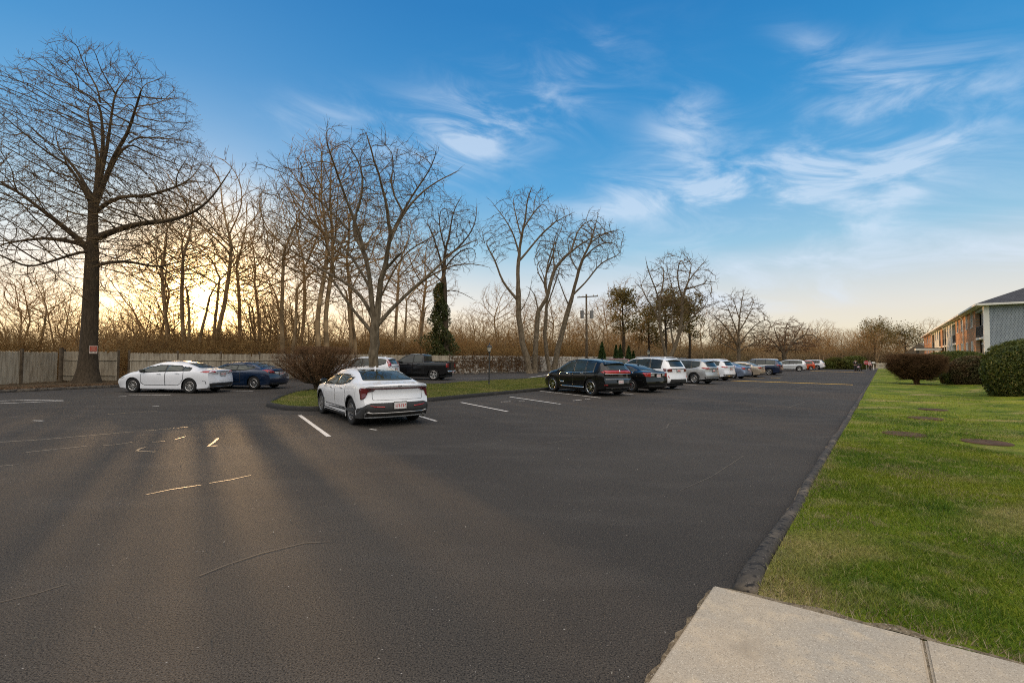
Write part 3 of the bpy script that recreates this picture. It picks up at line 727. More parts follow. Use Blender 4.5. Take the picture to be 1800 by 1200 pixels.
traced('ivy_tree', 'bare tree whose trunk is wrapped in dark green ivy behind the pickup truck', (-7.6, 47.5, 0), 47.5, [
    ([(785, 652), (784, 600), (782, 540), (780, 490)], .40, .26),
    ([(780, 492), (782, 450), (790, 410), (800, 365), (812, 345)], .2, .03), ([(780, 480), (770, 440), (755, 400), (745, 385)], .14, .025), ([(784, 455), (815, 425), (835, 395), (838, 360)], .13, .025), ([(782, 470), (810, 440), (850, 430)], .1, .02),
    ([(780, 500), (760, 480), (735, 450)], .1, .02), ([(784, 440), (772, 395), (775, 355)], .1, .02), ([(782, 505), (815, 515), (835, 528)], .06, .02)], 41, [(798, 415, 3.0, 4.0, 4.2)], spread=2.2, bark=BARK, r0=.015, step=.38, N=1600, spray=(2, .6))
def leaf_cloud(name, P, size, m, seed, parent=None, up=.0):
    rg = np.random.default_rng(seed)
    P = np.asarray(P, np.float32); K = len(P)
    a = rg.normal(size=(K, 3)); a /= np.linalg.norm(a, axis=1, keepdims=True); b = rg.normal(size=(K, 3)); b = np.cross(a, b); b /= np.linalg.norm(b, axis=1, keepdims=True)
    s = size * rg.uniform(.6, 1.4, (K, 1))
    V = np.stack([P - a * s, P + b * s * .5, P + a * s, P - b * s * .5], 1).reshape(-1, 3)
    return link(name, mesh_np(name, V, np.arange(K * 4).reshape(-1, 4), None, m), parent)
rg = np.random.default_rng(4)
iv = [o for o in COL.objects if o.name == 'ivy_tree'][0]
K = 17000; hgt = rg.random(K) ** 1.25 * 9.4; an = rg.random(K) * 2 * np.pi
prof = np.interp(hgt, [0, 1.5, 3.2, 5.0, 7, 9.4], [1.55, 1.65, 1.4, .9, .68, .42]) * (1 + .34 * np.sin(hgt * 2.3 + an * 2) + .25 * np.sin(an * 5 + hgt * 3)) * np.array([1 + .55 * mnoise.noise(Vector((math.cos(a), math.sin(a), h * .7))) for a, h in zip(an, hgt)])
rr = np.sqrt(rg.uniform(.15, 1, K)) * prof
ctr = np.interp(hgt, [0, 4, 9.4], [-.35, -.1, 0])
ivl = leaf_cloud('ivy', np.stack([rr * np.cos(an) - ctr * .6, rr * np.sin(an), hgt], 1), .10, IVY, 3, iv); ivl['kind'] = 'stuff'

traced('spreading_tree', 'wide bare tree on several stems rising behind the silver cars in front of the pines', (22.4, 65, 0), 65, [
    ([(1175, 650), (1174, 640), (1173, 634)], .5, .42),
    ([(1174, 636), (1165, 605), (1160, 575), (1160, 540), (1152, 505), (1140, 480), (1135, 455)], .26, .04), ([(1176, 632), (1190, 600), (1198, 560), (1200, 525), (1210, 495), (1225, 475), (1240, 458)], .28, .04),
    ([(1200, 530), (1190, 490), (1193, 465), (1198, 445)], .16, .03), ([(1195, 585), (1215, 560), (1235, 540), (1262, 532)], .16, .03), ([(1185, 610), (1178, 570), (1185, 530), (1178, 490)], .16, .03),
    ([(1160, 560), (1140, 530), (1128, 508), (1118, 498)], .14, .03), ([(1206, 510), (1235, 500), (1258, 492)], .1, .03), ([(1158, 530), (1168, 490), (1165, 455)], .1, .03), ([(1210, 495), (1215, 465), (1210, 448)], .1, .03)], 51, [(1190, 515, 5.6, 5.9, 4.6)], spread=3, r0=.022, step=.55, N=1500, spray=(2, .8), di=4)
traced('round_tree', 'neat round crowned bare tree behind the white and beige cars', (37.2, 75, 0), 75, [
    ([(1297, 648), (1298, 625), (1298, 600)], .36, .3),
    ([(1298, 602), (1299, 570), (1302, 540), (1308, 512)], .2, .03), ([(1298, 610), (1280, 580), (1262, 560), (1245, 548)], .16, .03), ([(1298, 608), (1318, 580), (1335, 565), (1350, 560)], .16, .03),
    ([(1298, 590), (1285, 555), (1275, 530)], .14, .03), ([(1299, 585), (1315, 555), (1325, 525)], .14, .03), ([(1298, 620), (1275, 605), (1250, 595)], .12, .03), ([(1298, 618), (1320, 605), (1345, 595)], .12, .03), ([(1300, 560), (1290, 530), (1292, 512)], .1, .03)], 53, [(1298, 573, 5.2, 5.9, 4.4)], spread=4, r0=.022, step=.5, N=1800, spray=(2, .75), di=4)
traced('cherry_tree', 'low wide bare tree with dense drooping twigs behind the navy car', (48.5, 80, 0), 80, [
    ([(1377, 645), (1379, 632), (1378, 622)], .42, .36),
    ([(1378, 624), (1365, 605), (1348, 590), (1328, 585)], .2, .03), ([(1378, 624), (1392, 605), (1410, 590), (1432, 588)], .22, .03), ([(1378, 620), (1380, 595), (1382, 570), (1390, 560)], .18, .03),
    ([(1378, 618), (1365, 590), (1358, 568)], .16, .03), ([(1385, 612), (1402, 585), (1412, 568)], .16, .03), ([(1370, 612), (1345, 605), (1325, 608)], .12, .03), ([(1392, 608), (1415, 602), (1438, 608)], .12, .03)], 55, [(1380, 600, 5.8, 3.9, 2.2)], spread=5, twig=TWIGR, r0=.022, step=.5, N=2200, spray=(3, .75), di=4)

# wood behind the fence: a few kinds of bare tree, copied
KINDS = [('slender_tree', 61, 15, 1, .20), ('multistem_tree', 62, 13, 3, .27), ('bushy_tree', 63, 11, 2, .34), ('scrub_tree', 64, 8, 4, .38), ('crooked_tree', 65, 13, 2, .30)]
def make_proto(kind, label, group):
    nm, seed, H, stems, wd = KINDS[kind]; s = Skeleton(seed); rng = random.Random(seed)
    for k in range(stems):
        a = k * 6.283 / stems + rng.random(); lean = rng.uniform(.02, .07) if stems == 1 else rng.uniform(.10, .26); d = Vector((math.cos(a) * lean, math.sin(a) * lean, 1)).normalized()
        L = H * rng.uniform(.45, .62) * (1 if k == 0 else .85); n = int(L / .45); p = Vector((math.cos(a) * .12, math.sin(a) * .12, -.2)); pts = [p]
        for i in range(n): d = (d + rvec(rng) * .06 + Vector((0, 0, .03))).normalized(); p = p + d * L / n; pts.append(p)
        r1 = H * .0125 / stems ** .35 * rng.uniform(.9, 1.2); ids = s.chain(pts, [r1 * (1 - .5 * i / n) for i in range(n + 1)])
        for i in ids[:int(n * .55)]: s.dead[i] = True
    A = crown_points(s.rg, 900, Vector((0, 0, H * .62)), H * wd, H * wd, H * .38, H * .36, .55)
    s.grow(A, .42, .50, 3.6, up=.12, jit=.09)
    return s.finish(nm, label, (0, 0, 0), WBARK, WTWIG, r0=.0125, rtrunk=H * .011, spray=(2, .6), group=group, split=.05)
def to_px(P):
    v = CAM_ROT.to_3x3().transposed() @ (Vector(P) - Vector((0, 0, CAMH)))
    return 900 + F * v.x / -v.z, 600 - F * v.y / -v.z
FDIR = Vector((.714, .70, 0)); F0 = Vector((-23.8, 28.1, 0)); FN = Vector((-.70, .714, 0))
done = {}
def place_wild(kind, base, sc_, rz, label, group):
    if kind not in done:
        t = done[kind] = make_proto(kind, label, group)
    else:
        t = copy_tree(done[kind]); t['label'] = label; t['group'] = group
    t.location = base; t.scale = (sc_,) * 3; t.rotation_euler = (0, 0, rz)
    return t
rng = random.Random(77)
# (photo x of the trunk, distance, photo y of the top, kind)
GROVE = [(372, 40, 285, 4, 'bare tree the low sun shines through, forked just above the thicket'), (332, 37, 330, 1, 'several stemmed bare tree left of the sun behind the fence'), (300, 42, 350, 4, 'bare tree between the tall shade tree and the sun'),
         (425, 44, 350, 0, 'thin bare tree just right of the sun behind the fence'), (455, 46, 400, 1, 'short many stemmed bare tree behind the dark blue car'),
         (505, 36, 330, 4, 'bare tree with rising limbs behind the clipped island bush, leftmost of three'), (562, 33, 255, 0, 'tall straight bare tree behind the island bush, middle of three'), (578, 33.6, 250, 0, 'tall straight bare tree close beside its twin behind the island bush'),
         (622, 40, 330, 1, 'bare tree behind the white car half hidden by the forked island tree'), (735, 52, 400, 1, 'many stemmed bare tree left of the ivy clad trunk'), (700, 46, 380, 4, 'crooked bare tree behind the black pickup'),
         (520, 50, 340, 1, 'bare thicket tree farther back behind the island bush'), (268, 46, 420, 2, 'bushy bare tree right of the tall shade tree trunk'), (60, 36, 470, 2, 'bushy bare tree behind the fence at the far left'), (20, 40, 480, 3, 'scrubby bare tree at the left edge behind the fence'), (105, 44, 500, 3, 'scrubby bare tree just left of the tall shade tree'),
         (880, 66, 500, 2, 'bushy bare tree behind the nearest lamp post'), (1065, 78, 520, 1, 'bare tree just right of the utility pole'), (1100, 80, 490, 4, 'bare tree among the pines right of the utility pole'), (1240, 90, 540, 2, 'bushy bare tree between the spreading and round trees')]
for px, Y, ytop, kd, lb in GROVE:
    p = atY(px, 640, Y); x = p.x
    top = atY(px, ytop, Y).z
    place_wild(kd, (x, Y, 0), top / KINDS[kd][2] * 1.04, rng.random() * 6.3, lb, 'bare trees behind the fence')
for i in range(22):
    px = 130 + 24 * i + rng.uniform(-9, 9)
    if 345 < px < 395: px += 110
    Y = rng.uniform(40, 62); p = atY(px, 640, Y); hh = rng.uniform(6.2, 8.8)
    place_wild(3, (p.x, Y, 0), hh / KINDS[3][2], rng.random() * 6.3, 'low twiggy scrub tree in the thicket below the setting sun', 'scrub trees in the thicket')
for i in range(16):
    px = 800 + 17 * i + rng.uniform(-8, 8); Y = rng.uniform(62, 78); p = atY(px, 640, Y); hh = rng.uniform(6.5, 9.5)
    place_wild(rng.choice((3, 3, 2)), (p.x, Y, 0), hh / 8.6, rng.random() * 6.3, 'low twiggy scrub tree behind the bleached fence right of the pickup', 'scrub trees behind the bleached fence')
for i in range(150):
    for _ in range(40):
        px = rng.uniform(-60, 1600) if i % 4 == 0 else rng.uniform(640, 1620)
        Y = rng.uniform(64, 120) if px < 620 else rng.uniform(80, 135)
        if px > 1300: Y = rng.uniform(108, 150)
        p = atY(px, 640, Y)
        dlot = (Vector((p.x, Y, 0)) - F0).dot(FN)
        if px > 1000 or dlot > 6: break
    if px < 620: hh = rng.uniform(5.5, 8.5)
    elif px < 1000: hh = rng.uniform(7, 10)
    elif px < 1330: hh = rng.uniform(7, 10.5)
    else: hh = rng.uniform(8, 12)
    kd = rng.choice((2, 2, 3, 3, 1))
    place_wild(kd, (p.x, Y, 0), hh / KINDS[kd][2], rng.random() * 6.3, 'small grey brown bare tree of the wood in the background', 'background wood trees')

# thicket behind the fence and far wood: too many to count
def thicket(name, label, pts, wid, hgt, N, r, m, seed, lean=.5):
    rg = np.random.default_rng(seed)
    pts = np.array(pts, float); seg = np.linalg.norm(np.diff(pts, axis=0), axis=1); cum = np.concatenate(([0], np.cumsum(seg)))
    t = rg.random(N) * cum[-1]
    bx, by = np.interp(t, cum, pts[:, 0]), np.interp(t, cum, pts[:, 1])
    i = np.clip(np.searchsorted(cum, t) - 1, 0, len(seg) - 1); dv = np.diff(pts, axis=0)[i] / seg[i][:, None]; nv = np.stack([-dv[:, 1], dv[:, 0]], 1)
    dep = rg.random(N) * wid
    bx += nv[:, 0] * dep; by += nv[:, 1] * dep
    clump = np.array([mnoise.noise(Vector((x * .22, y * .22, seed))) for x, y in zip(bx, by)])
    h = hgt * (1 + .45 * clump) * rg.uniform(.55, 1.05, N)
    z0 = h * rg.uniform(0, .75, N) * (rg.random(N) < .75)
    L = (h - z0) * rg.uniform(.4, 1, N)
    a = rg.random(N) * 2 * np.pi; ln = rg.random(N) * lean * 1.6
    d = np.stack([np.cos(a) * ln, np.sin(a) * ln, rg.uniform(-.25, 1, N)], 1); d /= np.linalg.norm(d, axis=1, keepdims=True)
    P0 = np.stack([bx, by, z0], 1); bend = rg.normal(0, .22, (N, 3)) * L[:, None]
    P1 = P0 + d * L[:, None] * .5 + bend * .5; P2 = P0 + d * L[:, None] + bend * .4 + np.array([0, 0, -.12]) * L[:, None]
    P2[:, 2] = np.clip(P2[:, 2], .02, h * 1.06); P1[:, 2] = np.maximum(P1[:, 2], .02)
    rr = r * rg.uniform(.5, 1.6, N)
    P = np.stack([P0, P1, P2], 1); ref = np.cross(d, rg.normal(size=(N, 3))); ref /= np.linalg.norm(ref, axis=1, keepdims=True); bt = np.cross(d, ref)
    an = 2 * np.pi * np.arange(3) / 3; rad = np.array([1, .8, .35])
    ring = P[:, :, None, :] + (ref[:, None, None, :] * np.cos(an)[None, None, :, None] + bt[:, None, None, :] * np.sin(an)[None, None, :, None]) * (rr[:, None, None, None] * rad[None, :, None, None])
    idx = np.arange(N * 9).reshape(N, 3, 3); A, B = idx[:, :-1], idx[:, 1:]
    Q = np.stack([A, np.roll(A, -1, 2), np.roll(B, -1, 2), B], -1).reshape(-1, 4)
    o = link(name, mesh_np(name, ring.reshape(-1, 3), Q, None, m)); o['kind'] = 'stuff'; o['label'] = label
    return o
f_at = lambda t, off: tuple((F0 + FDIR * t + FN * off).xy)
thicket('thicket', 'dense brown bramble thicket behind the fence', [(-30.5, 14), (-30.5, 26), (-29, 31), f_at(3, 2), f_at(34, 2)], 10, 4.0, 80000, .010, THICK, 5, lean=.9)
thicket('thicket', 'brown thicket behind the pale fence right of the truck', [f_at(30, 2), f_at(64, 2.5)], 12, 4.2, 38000, .013, THICK, 6, lean=.9)
far_pts = [tuple(atY(px, 640, Y).xy) for px, Y in ((-350, 62), (0, 80), (350, 85), (700, 98), (1000, 112), (1250, 135), (1450, 150), (1640, 160), (1900, 150))]
thicket('far_woods', 'hazy brown wood closing off the background', far_pts, 30, 8.4, 110000, .034, FARW, 9, lean=1.1)
thicket('far_woods', 'brown wood on the far side of the road behind the photographer', [(-70, 10), (-60, -25), (0, -42), (60, -30), (80, 5)][::-1], 10, 9.5, 26000, .06, TWIGD, 15, lean=.7)
thicket('underwood', 'brown undergrowth beneath the trees beyond the car park', [tuple(atY(px, 640, Y).xy) for px, Y in ((980, 82), (1150, 92), (1330, 112), (1500, 112), (1640, 118))], 8, 4.6, 46000, .022, FARW, 10, lean=1.1)

def pine(px, Y, ytop, ybot, wpx, label, seed, K=3400):
    rng = random.Random(seed)
    x = atY(px, 640, Y).x; H = atY(px, ytop, Y).z; hb = atY(px, ybot, Y).z; w = wpx * Y / F / 2
    t = thing('pine_tree', label, 'tree', (x, Y, 0), 0, 'dark green pines'); mb = MB()
    mb.tube([(0, 0, -.1), (.1, 0, H * .4), (-.05, .1, H * .7), (0, 0, H * .97)], [.26, .2, .13, .03], 8)
    P = []
    for k in range(44):
        h = hb + (H - hb) * rng.random() ** .8; a = rng.random() * 6.3; l = w * rng.uniform(.45, 1.0) * (1 - .45 * (h - hb) / (H - hb) )
        e = Vector((math.cos(a) * l, math.sin(a) * l, h + l * .25))
        mb.tube([(0, 0, h - .3), (e.x * .5, e.y * .5, h), tuple(e)], [.07, .05, .02], 5)
        for _ in range(5):
            c = e + rvec(rng) * w * .30; c.z = e.z + (c.z - e.z) * .8
            for _ in range(int(K / 200)):
                v = rvec(rng) * rng.random() ** .5; P.append((c.x + v.x * w * .24, c.y + v.y * w * .24, c.z + v.z * w * .20))
    mb.build('trunk', BARK, t, smooth=True)
    leaf_cloud('crown', P, .16, PINE, seed, t)
pine(1095, 72, 515, 590, 62, 'smallest pine, left of the spreading bare tree', 1)
pine(1170, 74, 520, 585, 82, 'widest dark pine, behind the spreading bare tree', 2, 4600)
pine(1212, 76, 528, 600, 62, 'pine at the right of the spreading bare tree', 3, 4000)
pine(1140, 84, 545, 610, 50, 'pine farthest back, between the small and the wide pine', 4)
pine(1478 + 60, 118, 570, 612, 66, 'broad pine beyond the end of the car park', 6)
pine(1592, 125, 578, 612, 62, 'pine just left of the apartment building', 7)
for px, Y, ytop, w_, lb, s_ in ((1636, 128, 558, 1.5, 'reddish round bare tree behind the far end of the apartment building', 71), (1545, 122, 556, 1.1, 'tall bare tree standing over the broad pine at the far end', 72), (1505, 116, 575, 1.3, 'wide bare tree beyond the walkers', 73), (1580, 112, 585, 1.2, 'low wide bare tree above the small white fence', 74)):
    x = atY(px, 640, Y).x; place_wild(2, (x, Y, 0), atY(px, ytop, Y).z / KINDS[2][2], s_, lb, 'bare trees beyond the far end')
for i, (px, Y, ytop, w_, lb) in enumerate(((1058, 62, 601, .85, 'widest dark green conical evergreen, by itself right of the utility pole'), (1083, 63, 606, .65, 'conical evergreen, left of the close pair above the maroon roof'), (1090.5, 63.4, 606, .65, 'conical evergreen, right of the close pair above the maroon roof'),
                                           (1105, 64, 608, .75, 'conical evergreen second from the right of its row'), (1113.5, 64.5, 617, .5, 'shortest conical evergreen at the right end of its row'))):
    x = atY(px, 640, Y).x; H = atY(px, ytop, Y).z; rg = np.random.default_rng(i)
    K = 3600; h = rg.random(K) * H; an = rg.random(K) * 6.283; r = np.sqrt(rg.uniform(.1, 1, K)) * w_ * (1 - h / H) ** .75 * (1 + .15 * np.sin(an * 3 + h * 4))
    t = thing('conical_evergreen', lb, 'tree', (x, Y, 0), 0, 'row of conical evergreens')
    mb = MB(); mb.tube([(0, 0, -.1), (0, 0, H * .5), (0, 0, H * .9)], [.09, .06, .02], 6); mb.build('trunk', BARK, t)
    leaf_cloud('crown', np.stack([r * np.cos(an), r * np.sin(an), h], 1), .11, ARBV, i, t)

# shrubs
def twig_bush(name, label, base, w, d, h, seed, m, stems=44, per=46, flat=.9, r=.008, waist=.25, rz=0., fill=2.2):
    """clipped deciduous shrub: stems fanning from one foot to a flat clipped top"""
    rng = random.Random(seed); tb, tf = Tubes(), Tubes()
    t = thing(name, label, 'bush', base, rz)
    tips = []
    for k in range(stems):
        a = rng.random() * 6.283; q = math.sqrt(rng.random())
        tip = Vector((math.cos(a) * w / 2 * q, math.sin(a) * d / 2 * q, h * (flat + (1 - flat) * (1 - q * q)) * rng.uniform(.80, 1)))
        if q > .75: tip.z *= rng.uniform(.55, 1)
        mid = Vector((tip.x * .38, tip.y * .38, tip.z * (.42 if q < .6 else .34)))
        pts = [Vector((rng.uniform(-.12, .12), rng.uniform(-.12, .12), -.05)), Vector((tip.x * .12, tip.y * .12, h * .14)), mid, mid.lerp(tip, .5) + rvec(rng) * .06, tip]
        rr = rng.uniform(.018, .038) * h / 1.8
        tb.add(pts, [rr, rr * .9, rr * .65, rr * .4, rr * .2], 5)
        for j in range(per):
            u = rng.uniform(.42, 1); i = min(3, int(u * 4)); p = pts[i].lerp(pts[i + 1], u * 4 - i)
            dd = ((pts[i + 1] - pts[i]).normalized() + rvec(rng) * .75 + Vector((0, 0, .25))).normalized(); L = h * rng.uniform(.12, .34)
            P = [p]
            for _ in range(3):
                dd = (dd + rvec(rng) * .25 + Vector((0, 0, .1))).normalized(); pn = P[-1] + dd * L / 3
                e = (pn.x / (w / 2)) ** 2 + (pn.y / (d / 2)) ** 2
                top = h * (flat + (1 - flat) * max(0, 1 - e))
                if pn.z > top: pn.z = top - rng.random() * .05 * h
                if e > 1.05: pn = P[-1] + Vector((0, 0, L / 6))
                P.append(pn)
            tf.add(P, [r, r * .8, r * .6, r * .35], 3)
            for _ in range(int(fill)):
                q0 = P[rng.choice((1, 2, 3))]; d2 = (dd + rvec(rng) * .9).normalized(); L2 = L * rng.uniform(.3, .6); q1 = q0 + d2 * L2 * .5; q2 = q1 + (d2 + rvec(rng) * .3).normalized() * L2 * .5
                for qq in (q1, q2):
                    e = (qq.x / (w / 2)) ** 2 + (qq.y / (d / 2)) ** 2
                    if qq.z > h * 1.02: qq.z = h * rng.uniform(.95, 1.02)
                tf.add([q0, q1, q2], [r * .7, r * .55, r * .3], 3)
    tb.build('stem', m if m is TWIGD else BARK, t); tf.build('twigs', m, t)
    return t
def leaf_bush(name, label, base, w, d, h, seed, m, K=26000, size=.05, lump=.10, belly=.4, group=None, rz=0.):
    rg = np.random.default_rng(seed)
    t = thing(name, label, 'bush', base, rz, group)
    v = rg.normal(size=(K, 3)); v /= np.linalg.norm(v, axis=1, keepdims=True)
    n = np.array([mnoise.noise(Vector((a * 2.2, b * 2.2, c * 2.2 + seed))) + .5 * mnoise.noise(Vector((a * 6, b * 6, c * 6 + seed))) for a, b, c in v])
    rad = (1 + lump * n) * rg.uniform(.55, 1, K) ** .35
    s = np.array([w / 2, d / 2, h * .62])
    P = np.sign(v) * np.abs(v) ** .86 * rad[:, None] * s + np.array([0, 0, h * belly])
    P = P[P[:, 2] > .02]
    top = h * (1 + .03 * rg.normal(size=len(P))); P[:, 2] = np.minimum(P[:, 2], top)
    mb = MB(); rng = random.Random(seed)
    for k in range(14):
        a = rng.random() * 6.283; mb.tube([(rng.uniform(-.2, .2) * w * .3, rng.uniform(-.2, .2) * d * .3, -.05), (math.cos(a) * w * .15, math.sin(a) * d * .15, h * .3), (math.cos(a) * w * .36, math.sin(a) * d * .36, h * .75)], [.035, .028, .01], 5)
    mb.build('stem', BARK, t)
    leaf_cloud('foliage', P, size, m, seed, t)
    return t
twig_bush('clipped_bush', 'wide bare clipped bush with reddish twig tips at the island end', (-9.15, 21.6, .12), 4.2, 3.2, 2.05, 3, TWIGR, stems=64, per=44, r=.0075)
b = at(1611, 674, .1)
twig_bush('clipped_bush', 'dark brown clipped bare bush, mushroom shaped, alone on the lawn', (b.x, b.y, .1), 3.15, 3.2, 2.05, 5, TWIGD, stems=150, per=110, r=.010, flat=.93, fill=3)
b = at(1706, 677, .1)
leaf_bush('clipped_bush', 'rounded brown clipped bush between the mushroom shaped bush and the big evergreen', (b.x + .85, b.y + .4, .1), 2.7, 2.8, 1.95, 7, mat('olive_brown_leaf', (.115, .066, .024), .8, col2=(.085, .075, .022), nscale=2, trans=.15), K=30000, size=.06, lump=.06)
b = at(1790, 700, .1)
leaf_bush('evergreen_bush', 'largest dark evergreen bush, at the right edge of the photo, nearest the camera', (b.x + 1.75, b.y + .5, .08), 4.0, 3.6, 2.36, 9, EVERD, K=60000, size=.045, lump=.10, belly=.42)
b = atY(1765, 640, 27.5)
leaf_bush('evergreen_bush', 'round topped evergreen bush rising behind the largest evergreen bush', (b.x + 2.0, 27.5, .2), 5.2, 4.0, 2.85, 10, EVER, K=42000, size=.055, lump=.07)
b = atY(1683, 640, 39)
leaf_bush('evergreen_bush', 'flat topped dark green hedge bush behind the mushroom shaped bush', (b.x, 39, .3), 5.8, 3.4, 2.25, 11, EVER, K=36000, size=.06, lump=.06)
b = at(1678, 675, .1)
leaf_bush('evergreen_bush', 'small low green bush tucked between the brown clipped bushes', (b.x, b.y, .1), 1.5, 1.3, .92, 12, EVER, K=7000, size=.05, lump=.15)
for i, (px, wd, ht, m_, lb) in enumerate(((1468, 3.3, 2.1, GOLDS, 'rounded yellow green shrub, left of the row at the end of the car park'), (1482, 2.6, 1.9, GOLDS, 'golden brown shrub, second in the row at the end of the car park'), (1490, 3.4, 1.7, EVER, 'darker green shrub left of the standing walker'), (1509, 4.6, 2.4, EVER, 'tallest spreading shrub behind the standing walker'), (1456, 2.6, 1.6, EVER, 'dark green shrub beside the white car behind the red one'))):
    b = atY(px, 640, 82); leaf_bush('round_shrub', lb, (b.x, 82 + (i % 2), 0), wd, 2.6, ht, 20 + i, m_, K=5000, size=.12, lump=.12, group='shrubs at the far end')

# short grass: lawn near the camera and island
def blades(name, label, test, x0, x1, y0, y1, dens, hgt, m, seed, zf):
    rg = np.random.default_rng(seed)
    N = int((x1 - x0) * (y1 - y0) * dens); x = rg.uniform(x0, x1, N); y = rg.uniform(y0, y1, N)
    k = test(x, y, rg); x, y = x[k], y[k]; N = len(x)
    d2 = np.sqrt(x * x + y * y)
    z = zf(x, y); a = rg.random(N) * 6.283; h = hgt * rg.uniform(.5, 1.3, N); wv = .0018 + .0004 * d2
    cx, sy = np.cos(a), np.sin(a); b = rg.random(N) * 6.283; ln = rg.uniform(.2, 1.3, N) * h
    V = np.stack([np.stack([x - cx * wv, y - sy * wv, z], 1), np.stack([x + cx * wv, y + sy * wv, z], 1), np.stack([x + np.cos(b) * ln, y + np.sin(b) * ln, z + h], 1)], 1).reshape(-1, 3)
    o = link(name, mesh_np(name, V, None, np.arange(N * 3).reshape(-1, 3), m)); o['kind'] = 'stuff'; o['label'] = label
    return o
def blade_mat(name, stack, tips):
    m = layered(name, stack, rough=.7, spec=.25, trans=.35); n, l = m.node_tree.nodes, m.node_tree.links
    b = n['Principled BSDF']; src = b.inputs['Base Color'].links[0].from_socket
    g = n.new('ShaderNodeNewGeometry'); cr_ = n.new('ShaderNodeValToRGB'); l.new(g.outputs['Random Per Island'], cr_.inputs[0]); cr_.color_ramp.interpolation = 'CONSTANT'
    e = cr_.color_ramp.elements; e[0].position = 0; e[0].color = (*tips[0], 1); e[1].position = .3; e[1].color = (*tips[1], 1)
    for p, c in ((.55, tips[2]), (.80, tips[3]), (.93, tips[4])): q = e.new(p); q.color = (*c, 1)
    mx = n.new('ShaderNodeMix'); mx.data_type = 'RGBA'; mx.inputs[0].default_value = .55; l.new(src, mx.inputs[6]); l.new(cr_.outputs[0], mx.inputs[7])
    l.new(mx.outputs[2], b.inputs['Base Color'])
    for t_ in n:
        if t_.type == 'BSDF_TRANSLUCENT': l.new(mx.outputs[2], t_.inputs[0])
    return m
GRASS = blade_mat('grass_blades', [(.145, .225, .011), ((.055, .115, .007), .8, .44, .6, 5, (1, 1, 1)), ((.30, .30, .022), .45, .46, .66, 6, (1, 1, 1)), ((.46, .36, .14), .33, .54, .66, 8, (1, 2.2, 1, R(51))), ((.46, .37, .18), 3.2, .55, .68, 6, (1, 1.6, 1, R(51)))],
                  [(.030, .070, .005), (.090, .165, .010), (.16, .225, .016), (.27, .27, .028), (.46, .38, .18)])
GRASSI = blade_mat('island_blades', [(.16, .175, .03), ((.10, .13, .02), .9, .4, .6, 6, (1, 1, 1)), ((.33, .26, .10), .6, .48, .70, 6, (1, 2, 1, R(39)))],
                   [(.05, .08, .01), (.13, .15, .02), (.20, .19, .03), (.30, .24, .08), (.42, .34, .16)])
ux, uy = UDIR.x, UDIR.y
def zl(x, y):
    return np.array([.052 + lawn_h(a, b) for a, b in zip(x, y)])
def lawn_test(x, y, rg):
    across = (x - C0.x) * uy - (y - C0.y) * ux - .065; along = (x - C0.x) * ux + (y - C0.y) * uy
    nrm = np.array([.535, .845]); edge = (x - CN.x) * nrm[0] + (y - CN.y) * nrm[1]
    tpos = (x - CN.x) * wdir.x + (y - CN.y) * wdir.y
    e2 = .02 + .16 * (tpos < 1.6) * rg.random(len(x)) + .05 * rg.random(len(x))
    d = np.sqrt(x * x + y * y)
    inframe = (np.abs(x) < y * 1.2 + 1.2)
    near = rg.random(len(x)) < np.clip(1.25 - d / 17, .03, 1) 
    return (across > .02 * rg.random(len(x))) & (edge > e2) & inframe & near & (across < 22)
blades('grass', 'green lawn grass', lawn_test, 1, 9, 2, 9.5, 6500, .042, GRASS, 1, zl)
blades('grass', 'green lawn grass farther off', lambda x, y, rg: lawn_test(x, y, rg) & (y > 9.5), 5, 24, 9.5, 22, 1500, .05, GRASS, 2, zl)
STRAW = blade_mat('dry_grass', [(.34, .26, .14), ((.22, .16, .08), 6., .4, .6, 4, (1, 1, 1))], [(.20, .15, .08), (.36, .28, .15), (.50, .42, .25), (.27, .20, .10), (.13, .16, .03)])
def straw_test(x, y, rg):
    across = (x - C0.x) * uy - (y - C0.y) * ux - .06; edge = (x - CN.x) * .535 + (y - CN.y) * .845; tp = (x - CN.x) * wdir.x + (y - CN.y) * wdir.y
    n = np.array([mnoise.noise(Vector((a * 1.1, b * 1.1, 4))) for a, b in zip(x, y)])
    near_walk = (edge > .0) & (edge < .10 + .30 * np.clip(1.6 - tp, 0, 1) + .2 * rg.random(len(x)) ** 2) & (tp > -.05)
    return (across > 0) & (edge > 0) & ((near_walk & (rg.random(len(x)) < .55)) | ((n > .10) & (rg.random(len(x)) < .9 * np.clip((n - .10) * 2.2, 0, .5))) | ((across < .10) & (rg.random(len(x)) < .3)))
blades('dry_grass', 'straw coloured dead grass at the lawn edge', straw_test, 1.2, 8, 2, 9, 3600, .040, STRAW, 7, zl)
ispx = np.array([(p.x, p.y) for p in isp])
def inside(x, y):
    r = np.zeros(len(x), bool); j = len(ispx) - 1
    for i in range(len(ispx)):
        xi, yi, xj, yj = *ispx[i], *ispx[j]
        c = ((yi > y) != (yj > y)) & (x < (xj - xi) * (y - yi) / (yj - yi + 1e-12) + xi); r ^= c; j = i
    return r
blades('grass', 'short dry grass on the parking island', lambda x, y, rg: inside(x, y) & (y < 40), -10, 16, 14, 40, 500, .05, GRASSI, 3, lambda x, y: np.array([isl_h(a, b) for a, b in zip(x, y)]))
rg = np.random.default_rng(31); N = 420
gx, gy = rg.uniform(-9, 7, N), rg.uniform(1.2, 14, N); ok_ = ((gx - C0.x) * uy - (gy - C0.y) * ux < -.2) | (gy < 0); gx, gy = gx[ok_], gy[ok_]
ok_ = ((gx - CN.x) * .79 - (gy - CN.y) * .615) < -.1; gx, gy = gx[ok_], gy[ok_]
